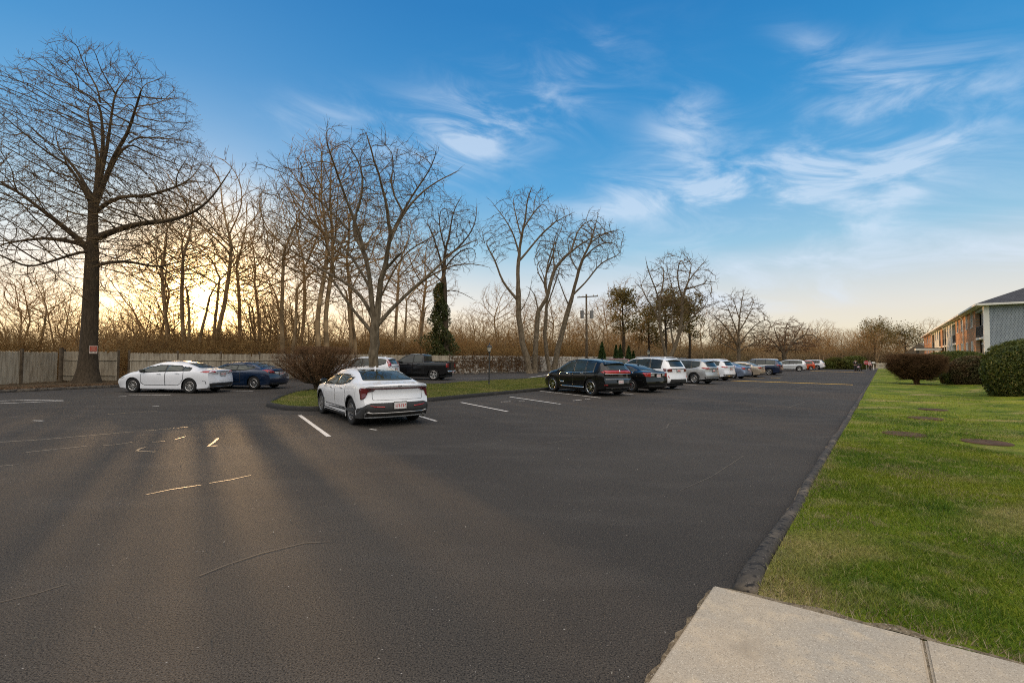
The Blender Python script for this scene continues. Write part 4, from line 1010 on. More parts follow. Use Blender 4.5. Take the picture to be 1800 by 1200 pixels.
o = leaf_cloud('pebbles', np.stack([gx, gy, np.full(len(gx), .006)], 1), .010, mat('pale_grit', (.30, .27, .22), .9, col2=(.16, .13, .10), nscale=5), 4); o['kind'] = 'stuff'; o['label'] = 'loose grit and leaf scraps on the asphalt'
# dead leaves and straw against the left kerb
rg = np.random.default_rng(8); N = 2600
t_ = rg.random(N); seg = rg.integers(1, 6, N); A = np.array(verge[:8])[seg]; B = np.array(verge[:8])[seg + 1]
Pq = A + (B - A) * t_[:, None] + np.stack([-np.abs(rg.normal(0, .8, N)) - .1, rg.normal(0, .15, N)], 1)
lf = leaf_cloud('leaf_litter', np.stack([Pq[:, 0], Pq[:, 1], np.full(N, .15)], 1), .05, mat('dead_leaf', (.17, .10, .05), .9, col2=(.10, .06, .03), nscale=9, trans=.2), 6); lf['kind'] = 'stuff'; lf['label'] = 'dead leaves on the verge by the fence'

# ------------------------------------------------------------------ fence
def fence(label, A, B, h=1.85, bay=2.44, seed=1, first_post=True, wood=None):
    wood = wood or WOODF
    A, B = Vector((*A, 0)), Vector((*B, 0)); L = (B - A).length; n = max(1, round(L / bay)); bay = L / n
    d = (B - A).normalized()
    t = thing('stockade_fence', label, 'fence', tuple(A), math.atan2(d.y, d.x), 'lengths of pale stockade fence')
    rng = random.Random(seed)
    for k in range(n):
        mb = MB(); x = k * bay + .05; hb = h + rng.uniform(-.04, .04)
        while x < (k + 1) * bay - .06:
            w = rng.uniform(.068, .078); hh = hb + rng.uniform(-.02, .02); y = rng.uniform(-.004, .004); z0 = rng.uniform(.05, .12)
            if rng.random() < .012: hh -= rng.uniform(.1, .3)
            vs = [(x, z0), (x + w, z0), (x + w, hh - .07), (x + w * .5, hh), (x, hh - .07)]
            m_ = len(vs); off = len(mb.v)
            mb.add([(a, y, b) for a, b in vs] + [(a, y + .018, b) for a, b in vs], [tuple(range(m_)), tuple(range(m_, 2 * m_))[::-1]] + [(i, i + m_, (i + 1) % m_ + m_, (i + 1) % m_) for i in range(m_)])
            x += w + .006
        mb.build('picket_panel', wood, t)
        for z in (.42, 1.0 if h < 1.2 else 1.36):
            r_ = MB(); r_.box(((k + .5) * bay, -.03, z * h / 1.85), (bay - .02, .045, .075)); r_.build('rail', wood, t)
    for k in range(0 if first_post else 1, n + 1):
        p = MB(); p.box((k * bay, .03 + .045, (h + .03) / 2), (.10, .10, h + .03 + .2)); p.build('post', POSTM, t)
    return t
fence('stretch of pale picket topped fence at the far left, running towards the camera', (-27.4, 27.5), (-25.9, 13.5), seed=1, first_post=False)
fence('short stretch of pale fence behind the tall tree trunk with the red notice', (-27.55, 27.95), (-24.25, 28.0), seed=2)
e1 = F0 + FDIR * 24.6; e2 = F0 + FDIR * 66
fence('long pale picket topped fence behind the white and blue cars', tuple((F0 + FDIR * .15).xy), tuple(e1.xy), seed=3)
fence('pale fence overgrown with dark vines, right of the black pickup truck', tuple((e1 + FDIR * .1).xy), tuple(e2.xy), seed=4, wood=WOODL)
po = MB(); po.tube([(0, 0, -.1), (0, 0, 2.08)], .10, 10); o = po.build('timber_post', POSTM, None, (-27.42, 27.72, 0)); tag(o, 'dark round timber post standing at the corner of the pale fence', 'post')
vt = Tubes(); rng = random.Random(5)
for k in range(1150):
    a = rng.uniform(0.2, 13.5) if k < 1000 else rng.uniform(13, 26); p = e1 + FDIR * a - FN * rng.uniform(.04, .09); p.z = rng.uniform(.1, 1.7)
    pts = [p]; d = Vector((FDIR.x * rng.uniform(-1, 1), FDIR.y * rng.uniform(-1, 1), rng.uniform(-.2, 1))).normalized()
    d = (FDIR * rng.uniform(-1, 1) + Vector((0, 0, rng.uniform(-.8, 1.2)))).normalized()
    for _ in range(4):
        d = (d + (FDIR * rng.uniform(-1, 1) + Vector((0, 0, rng.uniform(-1, 1)))) * .5).normalized(); q = pts[-1] + d * rng.uniform(.1, .24); q.z = min(max(q.z, .05), 1.95); pts.append(q)
    vt.add(pts, [.020, .018, .015, .012, .006], 4)
V, Q = vt.arrays(); o = link('dead_vines', mesh_np('dead_vines', V, Q, None, TWIGD)); o['kind'] = 'stuff'; o['label'] = 'dark vines clinging to the pale fence'
P = []
for k in range(2600):
    a = rng.choice((rng.gauss(6.5, 1.1), rng.gauss(9.8, .8), rng.gauss(3, .6), rng.uniform(0, 12))); p = e1 + FDIR * a - FN * rng.uniform(.03, .12); P.append((p.x, p.y, min(2.0, abs(rng.gauss(1.2, .5)))))
o = leaf_cloud('vine_leaves', P, .035, TWIGD, 3); o['kind'] = 'stuff'; o['label'] = 'withered leaves on the fence vines'

# ------------------------------------------------------------------ cars
def pchip(xk, yk, x):
    xk, yk = np.asarray(xk, float), np.asarray(yk, float); h = np.diff(xk); dl = np.diff(yk) / h
    m = np.zeros(len(xk)); m[0], m[-1] = dl[0], dl[-1]
    for i in range(1, len(xk) - 1):
        if dl[i - 1] * dl[i] > 0:
            w1, w2 = 2 * h[i] + h[i - 1], h[i] + 2 * h[i - 1]; m[i] = (w1 + w2) / (w1 / dl[i - 1] + w2 / dl[i])
    i = np.clip(np.searchsorted(xk, x, 'right') - 1, 0, len(h) - 1); t = (np.asarray(x) - xk[i]) / h[i]
    return (2 * t ** 3 - 3 * t ** 2 + 1) * yk[i] + (t ** 3 - 2 * t ** 2 + t) * h[i] * m[i] + (-2 * t ** 3 + 3 * t ** 2) * yk[i + 1] + (t ** 3 - t ** 2) * h[i] * m[i + 1]
WPROF = ([0, .10, .20, .34, .52, .70, .86, .95, 1], [.955, .975, .962, .972, .992, 1.0, .990, .975, .955])
class Car:
    """body swept along the length from side-profile curves; s runs from the rear bumper (0) to the nose (L)"""
    def __init__(c, S):
        c.S = S; c.L, c.hw = S['L'], S['W'] / 2; c.ro, c.wb = S['ro'], S['wb']; c.ax = (c.ro, c.ro + c.wb)
        c.wr = S.get('wr', .335); c.ar = c.wr + S.get('arch', .055); c.sill = S.get('sill', .20); c.zc = c.wr
        k = S['top']; c.top = lambda s: pchip([a for a, _ in k], [b for _, b in k], s)
        b = S['belt']; c.belt = lambda s: pchip([a for a, _ in b], [q for _, q in b], s)
        w = S['tw']; c.tw = lambda s: pchip([a for a, _ in w], [q for _, q in w], s) * c.hw
        c.crown = S.get('crown', .06)
    def low(c, s):
        z = c.sill + (c.S.get('lift_r', .06)) * max(0, 1 - s / .8) + .04 * max(0, 1 - (c.L - s) / .8)
        for a in c.ax:
            if abs(s - a) <= c.ar: z = max(z, c.zc + math.sqrt(max(0, c.ar ** 2 - (s - a) ** 2)))
        return z
    def ze(c, s): return np.maximum(c.top(s) - c.crown, c.belt(s) + .012)
    def plan(c, s):
        r, f = c.S.get('prear', .10), c.S.get('pfront', .20)
        k = 1 - r * max(0, 1 - s / .75) ** 2.2 - f * max(0, 1 - (c.L - s) / 1.0) ** 2.2
        return k
    def section(c, s):
        zb, zs, ze, zt = c.low(s), float(c.belt(s)), float(c.ze(s)), float(c.top(s)); hw, tw = c.hw * c.plan(s), float(c.tw(s)) * c.plan(s)
        zs = max(zs, zb + .03)
        pts = []
        for f, _ in zip(*WPROF):
            z = zb + (zs - zb) * f; g = min(1, max(0, (z - c.sill) / max(.05, zs - c.sill))); pts.append((hw * float(np.interp(g, *WPROF)), z))
        y0 = pts[-1][0]; tw = min(tw, y0 - .01)
        for f in (.12, .36, .68, 1.0):
            q = y0 + (tw - y0) * f + .018 * math.sin(math.pi * f) * min(1, (ze - zs) / .3); pts.append((q, zs + (ze - zs) * f))
        cr = zt - ze
        for f in (.90, .70, .36, 0): pts.append((tw * f, ze + cr * (1 - f * f) ** .8))
        return pts
    def endoff(c, key, z, y):
        e = c.S[key]; o = float(np.interp(z, [a for a, _ in e], [b for _, b in e])); return o + c.S.get('bow_' + key, .16) * abs(y / c.hw) ** 2.6
    def warp(c, x, s, z):
        if s < .8: s += (1 - s / .8) ** 1.6 * c.endoff('rear', z, x)
        if s > c.L - .9: s -= (1 - (c.L - s) / .9) ** 1.6 * c.endoff('front', z, x)
        return (x, s - c.ro, z)
    def build(c):
        L = c.L; st = set(np.linspace(0, L, 40)) | {k for k, _ in c.S['top']} | {.03, .08, .15, L - .03, L - .08, L - .15}
        for a in c.ax:
            st |= {a + c.ar * math.cos(q) for q in np.linspace(0, math.pi, 17)} | {a - c.ar - .002, a + c.ar + .002}
        st = [s for s in sorted(st) if 0 <= s <= L]; o = [st[0]]
        for s in st[1:]:
            if s - o[-1] > .0015: o.append(s)
        st = o; bm = bmesh.new(); rows = []
        for s in st:
            p = c.section(s); full = [(y, z) for y, z in p] + [(-y, z) for y, z in p[-2::-1]]
            rows.append([bm.verts.new(c.warp(y, s, z)) for y, z in full])
        n = len(rows[0])
        for a, b in zip(rows, rows[1:]):
            for i in range(n - 1): bm.faces.new((a[i], a[i + 1], b[i + 1], b[i]))
        M = 12
        for s, flip in ((st[0], False), (st[-1], True)):
            p = c.section(s); g = [[bm.verts.new(c.warp(y * (1 - 2 * j / M), s, z)) for j in range(M + 1)] for y, z in p[:-1]]
            tp = bm.verts.new(c.warp(0, s, p[-1][1]))
            for a, b in zip(g, g[1:]):
                for j in range(M): bm.faces.new((a[j], a[j + 1], b[j + 1], b[j]) if not flip else (a[j], b[j], b[j + 1], a[j + 1]))
            for j in range(M):
                f = (g[-1][j], g[-1][j + 1], tp); bm.faces.new(f if not flip else f[::-1])
        bmesh.ops.remove_doubles(bm, verts=bm.verts[:], dist=.0008)
        bmesh.ops.recalc_face_normals(bm, faces=bm.faces[:])
        for f in bm.faces: f.smooth = True
        for e in bm.edges:
            if len(e.link_faces) == 2 and e.calc_face_angle(0) > R(38): e.smooth = False
        bm.normal_update()
        c.bvh = BVHTree.FromBMesh(bm)
        me = bpy.data.meshes.new('body'); bm.to_mesh(me); bm.free(); c.body = me
        return me
    def decal(c, poly, side, m, name, parent, off=.004, step=.06, depth=None):
        """panel laid on the body: poly in (s, z) for the sides 'L','R', in (x, z) for 'B' rear and 'F' front, in (x, s) for 'T' top"""
        bm = bmesh.new(); bm.faces.new([bm.verts.new((a, b, 0)) for a, b in poly])
        xs, ys = [p[0] for p in poly], [p[1] for p in poly]
        for k in np.arange(min(xs) + step / 2, max(xs), step): bmesh.ops.bisect_plane(bm, geom=bm.verts[:] + bm.edges[:] + bm.faces[:], plane_co=(k, 0, 0), plane_no=(1, 0, 0))
        for k in np.arange(min(ys) + step / 2, max(ys), step): bmesh.ops.bisect_plane(bm, geom=bm.verts[:] + bm.edges[:] + bm.faces[:], plane_co=(0, k, 0), plane_no=(0, 1, 0))
        for v in bm.verts:
            a, b = v.co.x, v.co.y
            if side in 'LR':
                sg = -1 if side == 'L' else 1; o, d = Vector((sg * 3, a - c.ro, b)), Vector((-sg, 0, 0))
            elif side == 'B': o, d = Vector((a, -4, b)), Vector((0, 1, 0))
            elif side == 'F': o, d = Vector((a, 8, b)), Vector((0, -1, 0))
            else: o, d = Vector((a, b - c.ro, 4)), Vector((0, 0, -1))
            hit, nrm, _, _ = c.bvh.ray_cast(o, d)
            if hit is None or (side in 'LR' and abs(hit.x) < .74 * c.hw):
                q = o.copy()
                if side in 'LR': q.x = (-1 if side == 'L' else 1) * c.hw * .9
                elif side == 'B': q.y = .3 - c.ro
                elif side == 'F': q.y = c.L - c.ro - .3
                else: q.z = 1
                hit, nrm, _, _ = c.bvh.find_nearest(q)
            if nrm.dot(d) > 0: nrm = -nrm
            v.co = hit + nrm * off
        for f in bm.faces: f.smooth = True
        bmesh.ops.recalc_face_normals(bm, faces=bm.faces[:])
        s_ = sum((f.normal.dot(-d) * f.calc_area() for f in bm.faces), 0)
        if s_ < 0: bmesh.ops.reverse_faces(bm, faces=bm.faces[:])
        ed = [e for e in bm.edges if e.is_boundary]            # turn the rim down to the body so the panel has thickness
        r = bmesh.ops.extrude_edge_only(bm, edges=ed)
        for v in [g for g in r['geom'] if isinstance(g, bmesh.types.BMVert)]:
            h, nn, _, _ = c.bvh.find_nearest(v.co); v.co = h - (nn * .002)
        me = bpy.data.meshes.new(name); bm.to_mesh(me); bm.free(); me.materials.append(m)
        return link(name, me, parent)
def rnd(poly, r=.04):
    out = []; n = len(poly)
    for i in range(n):
        p, a, b = Vector(poly[i]), Vector(poly[i - 1]), Vector(poly[(i + 1) % n])
        d1, d2 = a - p, b - p; k1, k2 = min(r, d1.length * .45), min(r, d2.length * .45)
        q1, q2 = p + d1.normalized() * k1, p + d2.normalized() * k2
        for t in (0, .5, 1): out.append(tuple(q1 * (1 - t) ** 2 + p * 2 * t * (1 - t) + q2 * t ** 2))
    return out
def mirror(poly): return [(-a, b) for a, b in poly][::-1]
_wheels = {}
def wheel_mesh(wr, w, style):
    k = (wr, w, style)
    if k in _wheels: return _wheels[k]
    rr = wr * (.70 if style in ('chrome', 'big') else .64)
    t = MB(); h = w / 2
    t.lathe([(rr * .98, h * .60), (rr, h * .92), (rr * 1.12, h), (wr * .93, h * .97), (wr * .99, h * .8), (wr, h * .4), (wr, -h * .4), (wr * .99, -h * .8), (wr * .9, -h), (rr * .9, -h * .9), (rr * .3, -h * .7)], 32, 'X')
    t.lathe([(rr * .98, h * .30), (rr * .4, h * .22), (.01, h * .22)], 32, 'X')
    r = MB()
    r.lathe([(rr * 1.0, h * .94), (rr * .97, h * .98), (rr * .90, h * .92), (rr * .87, h * .5), (rr * .9, h * .3)], 32, 'X')
    n = {'five': 5, 'ten': 10, 'seven': 7, 'chrome': 8, 'dark': 6, 'big': 5}[style]
    for i in range(n):
        a = 2 * math.pi * i / n + .2
        for da in ((-.13, .13) if n <= 6 else (0,)):
            b0, b1 = a + da * .5, a + da * (1.5 if n <= 6 else 1)
            w0, w1 = rr * (.11 if n <= 6 else .085), rr * (.12 if n <= 6 else .10)
            p = []
            for (q, rad, ww, x) in ((b0, rr * .16, w0, h * .82), (b1, rr * .92, w1, h * .88)):
                e = Vector((0, math.cos(q), math.sin(q))); s_ = Vector((0, -math.sin(q), math.cos(q)))
                for u, xx in ((-1, x), (1, x), (1, x - h * .3), (-1, x - h * .3)): p.append(e * rad + s_ * ww * u + Vector((xx, 0, 0)))
            r.add(p, [(0, 1, 5, 4), (1, 2, 6, 5), (2, 3, 7, 6), (3, 0, 4, 7), (0, 3, 2, 1), (4, 5, 6, 7)])
    r.lathe([(rr * .24, h * .5), (rr * .24, h * .88), (rr * .16, h * .94), (.005, h * .94)], 16, 'X')
    def mk(mb, nm, m):
        me = bpy.data.meshes.new(nm); me.from_pydata(mb.v, [], mb.f); bm = bmesh.new(); bm.from_mesh(me); bmesh.ops.recalc_face_normals(bm, faces=bm.faces[:]); bm.to_mesh(me); bm.free(); me.update(); me.materials.append(m); return me
    tm = mk(t, 'tyre', TYRE); tm.polygons.foreach_set('use_smooth', np.ones(len(tm.polygons), bool))
    _wheels[k] = (tm, mk(r, 'rim', {'chrome': CHROME, 'dark': RIMD}.get(style, RIMS)))
    return _wheels[k]

def make_car(S, name, label, cat, pos, head, group='parked cars'):
    """pos: where the rear left wheel touches the ground; head: heading in degrees right of +Y"""
    c = Car(S); me = c.build(); P = S['paint']; me.materials.append(P)
    a = R(head); f = Vector((math.sin(a), math.cos(a), 0)); rt = Vector((math.cos(a), -math.sin(a), 0))
    o = Vector((pos[0], pos[1], 0)) + rt * (c.hw - .10)
    t = thing(name, label, cat, tuple(o), -a, group)
    link('body', me, t)
    near = S.get('near', False); L, hw = c.L, c.hw
    u = MB(); u.box((0, L / 2 - c.ro, .40), (2 * hw - .58, L - .5, .40)); u.box((0, L / 2 - c.ro, .24), (2 * hw - .30, c.wb - 2 * c.ar - .1, .10)) 
    for ax_ in c.ax: u.box((0, ax_ - c.ro, .62 * c.wr / .335), (2 * hw - .12, c.ar * 1.75, .16))
    u.build('underbody', UNDER, t)
    ww = S.get('ww', .215)
    tm, rm = wheel_mesh(c.wr, ww, S.get('wheel', 'five'))
    for ax_ in c.ax:
        for sg in (-1, 1):
            w = link('wheel', None, t, (sg * (hw - .035 - ww / 2), ax_ - c.ro, c.wr)); w.rotation_euler = (0, 0, 0 if sg > 0 else math.pi)
            link('tyre', tm, w); link('rim', rm, w)
    # side glass
    w0, w1, w2, w3 = S['glass']     # rear end, rear pillar / quarter, centre pillar, front end
    lift = S.get('kick', .0)
    def bot(s, m_=.02): return float(c.belt(s)) + m_ + lift * max(0, 1 - (s - w0) / .5) ** 1.5
    def tp(s, m_=.045): return float(c.ze(s)) - m_
    def span(a_, b_, mb_=.02, mt_=.045):
        ss = np.linspace(a_, b_, 11); lo = [(s, bot(s, mb_)) for s in ss]; hi = [(s, max(tp(s, mt_), bot(s, mb_) + .004)) for s in ss]
        ra = S.get('rakeback', .0)
        pl = lo + hi[::-1]
        out = [pl[0]]
        for p in pl[1:]:
            if (Vector(p) - Vector(out[-1])).length > .012: out.append(p)
        return out
    for sd in 'LR':
        c.decal(span(w0, w3, .0, .025), sd, S.get('trim', PLAST), 'window_trim', t, .003)
        cuts = [(w0 + .03, w1 - .025), (w1 + .025, w2 - .035), (w2 + .035, w3 - .05)] if w1 > w0 else [(w0 + .03, w2 - .035), (w2 + .035, w3 - .05)]
        for a_, b_ in cuts: c.decal(span(a_, b_), sd, S.get('glassm', GLASS), 'side_window', t, .007)
        if S.get('beltchrome'):
            ss = np.linspace(w0 + .02, w3 - .15, 12); c.decal([(s, bot(s) - .045) for s in ss] + [(s, bot(s) - .012) for s in ss[::-1]], sd, CHROME, 'chrome_strip', t, .009)
        for (pl, m_, nm, of) in S.get('side', []): c.decal(pl, sd, m_, nm, t, of)
        if near:
            for (s0, s1) in S['doors']:
                zlo, q = S.get('doorlow', .36), .022
                ss = np.linspace(s0, s1, 8)
                lo_ = []
                for s in ss:
                    z = zlo
                    for a_ in c.ax:
                        if abs(s - a_) < c.ar + .06: z = max(z, c.zc + math.sqrt(max(0, (c.ar + .06) ** 2 - (s - a_) ** 2)))
                    lo_.append((s, z))
                pl = lo_ + [(s, bot(s) - .03) for s in ss[::-1]]
                c.decal([(s0 - q if i in (0, len(pl) - 1) else s1 + q if i in (7, 8) else s, z - q * .6 if i < 8 else z + .004) for i, (s, z) in enumerate(pl)], sd, GAP, 'door_gap', t, .0015)
                dr = c.decal(pl, sd, P, 'door', t, .005)
                hx = s0 + .16; hz = float(c.belt(hx)) - .105
                c.decal(rnd([(hx, hz), (hx + .20, hz + .004), (hx + .20, hz + .036), (hx, hz + .032)], .012), sd, S.get('handle', P), 'door_handle', dr, .028)
        ap = c.S.get('arch_trim')
        if ap:
            for a_ in c.ax:
                r0, r1 = c.ar + .004, c.ar + ap; th = np.linspace(R(-14), R(194), 20)
                pl = [(a_ + r1 * math.cos(q), c.zc + r1 * math.sin(q)) for q in th] + [(a_ + r0 * math.cos(q), c.zc + r0 * math.sin(q)) for q in th[::-1]]
                c.decal(pl, sd, PLAST, 'wheel_arch_trim', t, .008, .12)
            pl = [(c.ax[0] + c.ar + ap, c.sill + .005), (c.ax[1] - c.ar - ap, c.sill + .005), (c.ax[1] - c.ar - ap, c.sill + .115), (c.ax[0] + c.ar + ap, c.sill + .10)]
            c.decal(pl, sd, PLAST, 'sill_trim', t, .007, .2)
        # door mirror
        sg = -1 if sd == 'L' else 1; ms = S.get('mirror', w3 - .28); mz = float(c.belt(ms)) + .09; yb = hw * .955
        mm = MB()
        vs = []
        for yy, sc_y in ((0, .7), (.05, 1), (.13, .9), (.19, .45)):
            for k in range(10):
                q = 2 * math.pi * k / 10; vs.append((sg * (yb + .10 + .105 * math.cos(q) * sc_y), ms - c.ro - .02 + yy, mz + .068 * math.sin(q) * sc_y))
        mm.add(vs, [tuple(range(10))[::-1], tuple(range(30, 40))] + [(i * 10 + k, i * 10 + (k + 1) % 10, i * 10 + 10 + (k + 1) % 10, i * 10 + 10 + k) for i in range(3) for k in range(10)])
        mr = mm.build('door_mirror', S.get('mirrorm', P), t, smooth=False)
        mm = MB(); mm.box((sg * (yb + .015), ms - c.ro + .04, mz - .03), (.16, .06, .03)); mm.build('mirror_arm', PLAST, mr)
        mm = MB(); mm.lathe([(.0, .001), (.085, .001)], 12); g = mm.build('mirror_glass', GLASS, mr, (sg * (yb + .10), ms - c.ro - .026, mz)); g.rotation_euler = (R(90), 0, 0); g.scale = (1, .62, 1)
    # front and rear glass
    rg_, fg = S['rearglass'], S['screen']
    c.decal(rnd(rg_, .05), 'B', S.get('glassm', GLASS), 'rear_window', t, .006)
    fx = np.linspace(fg[0], fg[1], 8); wf = [float(c.tw(s)) * .93 for s in fx]
    c.decal([(-w_, s) for w_, s in zip(wf, fx)] + [(w_, s) for w_, s in list(zip(wf, fx))[::-1]], 'T', GLASS, 'windscreen', t, .006, .15)
    for (pl, m_, nm, of, mir) in S.get('rearbits', []):
        c.decal(pl, 'B', m_, nm, t, of)
        if mir: c.decal(mirror(pl), 'B', m_, nm, t, of)
    # number plate
    pz, pm = S['plate']; hit = c.bvh.ray_cast(Vector((0, -4, pz)), Vector((0, 1, 0)))[0]; py = hit.y - .025
    pb = MB(); pb.box((0, py, pz), (.32, .012, .165)); pl = pb.build('number_plate', PLATE, t)
    fr = MB(); 
    for q in ((0, .088, .345, .014), (0, -.088, .345, .014)): fr.box((q[0], py - .004, pz + q[1]), (q[2], .016, q[3]))
    for q in (-.166, .166): fr.box((q, py - .004, pz), (.013, .016, .162))
    fr.build('plate_frame', CHROME if pm else PLAST, pl)
    if near:
        for k in range(6):
            b = MB(); xk = -.115 + k * .046 + (.01 if k > 2 else 0); b.box((xk, py - .008, pz - .008), (.014, .004, .075)); b.box((xk + .012, py - .008, pz + (.02 if k % 2 else -.03)), (.018, .004, .016)); b.build('plate_character', PLATER, pl)
    else:
        b = MB(); b.box((0, py - .008, pz - .008), (.24, .004, .06)); b.build('plate_character', PLATER, pl)
    # head lamps
    hz = float(c.top(L - .12)) - .10
    for sg in (-1, 1):
        pl = rnd([(sg * hw * .42, hz - .05), (sg * hw * .80, hz - .03), (sg * hw * .84, hz + .06), (sg * hw * .5, hz + .03)], .02)
        c.decal(pl, 'F', LAMPC, 'headlight', t, .008)
    for sd in 'LR': c.decal(rnd([(L - .42, hz + .0), (L - .20, hz - .03), (L - .18, hz + .03), (L - .52, hz + .075)], .02), sd, LAMPC, 'headlight', t, .007)
    if S.get('rails'):
        for sg in (-1, 1):
            r_ = MB(); ss = np.linspace(w0 + .15, w3 - 1.05, 8); pts = [(sg * (float(c.tw(s)) - .06), s - c.ro, float(c.ze(s)) + .075) for s in ss]
            pts = [(pts[0][0], pts[0][1] - .1, pts[0][2] - .06)] + pts + [(pts[-1][0], pts[-1][1] + .1, pts[-1][2] - .06)]
            r_.tube(pts, .02, 8); r_.build('roof_rail', S['rails'], t, smooth=True)
    if S.get('spoiler'):
        s0 = S['spoiler']; z = float(c.top(s0)); tw = float(c.tw(s0)); sp = MB()
        n = 9; vs = []
        for i in range(n):
            x = -1 + 2 * i / (n - 1); zz = z - .05 * x * x - .002; b = .06 * x * x
            vs += [(x * tw * .93, s0 - c.ro + .12, zz), (x * tw * .93, s0 - c.ro - .17 + b, zz - .03), (x * tw * .93, s0 - c.ro - .16 + b, zz - .055), (x * tw * .90, s0 - c.ro + .10, zz - .05)]
        fs = [(i * 4 + k, i * 4 + (k + 1) % 4, i * 4 + 4 + (k + 1) % 4, i * 4 + 4 + k) for i in range(n - 1) for k in range(4)] + [(0, 1, 2, 3), tuple(range(4 * n - 4, 4 * n))[::-1]]
        sp.add(vs, fs); so_ = sp.build('spoiler', P, t)
        bm = bmesh.new(); bm.from_mesh(so_.data); bmesh.ops.recalc_face_normals(bm, faces=bm.faces[:]); bm.to_mesh(so_.data); bm.free()
    if S.get('antenna', True):
        s0 = S.get('ant', w0 + .45); z = float(c.top(s0)); an = MB(); an.add([(-.02, s0 - c.ro - .08, z - .01), (.02, s0 - c.ro - .08, z - .01), (.015, s0 - c.ro + .10, z - .01), (-.015, s0 - c.ro + .10, z - .01), (0, s0 - c.ro - .07, z + .06)], [(0, 1, 2, 3), (0, 1, 4), (1, 2, 4), (2, 3, 4), (3, 0, 4)]); an.build('roof_antenna', P, t)
    if S.get('exhaust'):
        e = MB(); e.lathe([(.035, 0), (.035, .14), (.026, .14), (.026, .01)], 12); q = e.build('exhaust', RIMS, t, (hw * S['exhaust'], -c.ro + .22, c.sill + .05)); q.rotation_euler = (R(90), 0, 0)
    return t, c

def SED(L, H, W, wb, ro, **k):
    d = dict(L=L, W=W, wb=wb, ro=ro,
             top=[(0, .70 * H), (.05, .735 * H), (.25, .755 * H), (.60, .77 * H), (.95, .855 * H), (1.30, .928 * H), (1.65, .976 * H), (2.05, .998 * H), (2.35, .996 * H), (2.70, .955 * H), (3.2, .83 * H), (3.62, .70 * H), (4.0, .655 * H), (L - .25, .575 * H), (L, .46 * H)],
             belt=[(0, .665 * H), (.6, .70 * H), (1.4, .685 * H), (2.8, .645 * H), (3.6, .625 * H), (L - .4, .535 * H), (L, .42 * H)],
             tw=[(0, .80), (.5, .80), (.8, .72), (1.3, .655), (2.4, .66), (2.8, .68), (3.6, .82), (L, .74)],
             glass=(.92, 1.28, 2.12, 3.42), rear=[(.2, .14), (.36, .02), (.5, 0), (.66, .03), (.85, .07), (1.05, .03)], front=[(.2, .10), (.45, 0), (.7, .06), (1, .2)],
             rearglass=[(-.54, 1.125), (.54, 1.125), (.43, 1.345), (-.43, 1.345)], screen=(2.72, 3.5), plate=(.86, False), crown=.05)
    d.update(k); return d
def SUV(L, H, W, wb, ro, **k):
    d = dict(L=L, W=W, wb=wb, ro=ro, wr=.36, ww=.23, sill=.26, lift_r=.10,
             top=[(0, .665 * H), (.04, .70 * H), (.13, .76 * H), (.36, .90 * H), (.50, .955 * H), (.75, .975 * H), (1.5, H), (2.3, .995 * H), (2.75, .96 * H), (3.2, .83 * H), (3.55, .715 * H), (3.9, .675 * H), (L - .22, .60 * H), (L, .46 * H)],
             belt=[(0, .635 * H), (.5, .645 * H), (1.5, .625 * H), (2.8, .595 * H), (3.5, .585 * H), (L - .4, .52 * H), (L, .42 * H)],
             tw=[(0, .84), (.3, .76), (.6, .72), (2.4, .72), (2.8, .74), (3.5, .85), (L, .76)],
             glass=(.62, 1.25, 2.2, 3.36), rear=[(.25, .16), (.42, .02), (.60, 0), (.72, .05), (1.0, .08), (1.2, .06)], front=[(.2, .12), (.5, 0), (.8, .05), (1.1, .18)],
             rearglass=[(-.60, .70 * H), (.60, .70 * H), (.50, .92 * H), (-.50, .92 * H)], screen=(2.78, 3.45), plate=(.86, False), spoiler=.46, crown=.055)
    d.update(k); return d
WHT = paint('pearl_white_paint', (.80, .79, .78)); WHT2 = paint('white_paint', (.76, .76, .77)); BLK = mat('black_paint', (.006, .006, .0055), .12, spec=.35, coat=.35, col2=(.007, .007, .0065), nscale=3); BLK2 = mat('greyish_black_paint', (.009, .009, .0095), .16, spec=.35, coat=.3, col2=(.011, .011, .0115), nscale=3)
NAVY = paint('navy_paint', (.012, .022, .055), .3, .22); BLUE = paint('dark_blue_paint', (.006, .018, .046), .3, .22); SILV = paint('silver_paint', (.46, .45, .43), .5, .3); SILVW = paint('pale_silver_paint', (.62, .63, .63), .35, .3)
GOLD = paint('champagne_paint', (.45, .37, .27), .5, .3); STEEL = paint('steel_blue_paint', (.20, .24, .32), .45, .28); REDO = paint('orange_red_paint', (.52, .07, .02), .1, .25); MAROON = paint('maroon_paint', (.16, .015, .02), .3, .22)

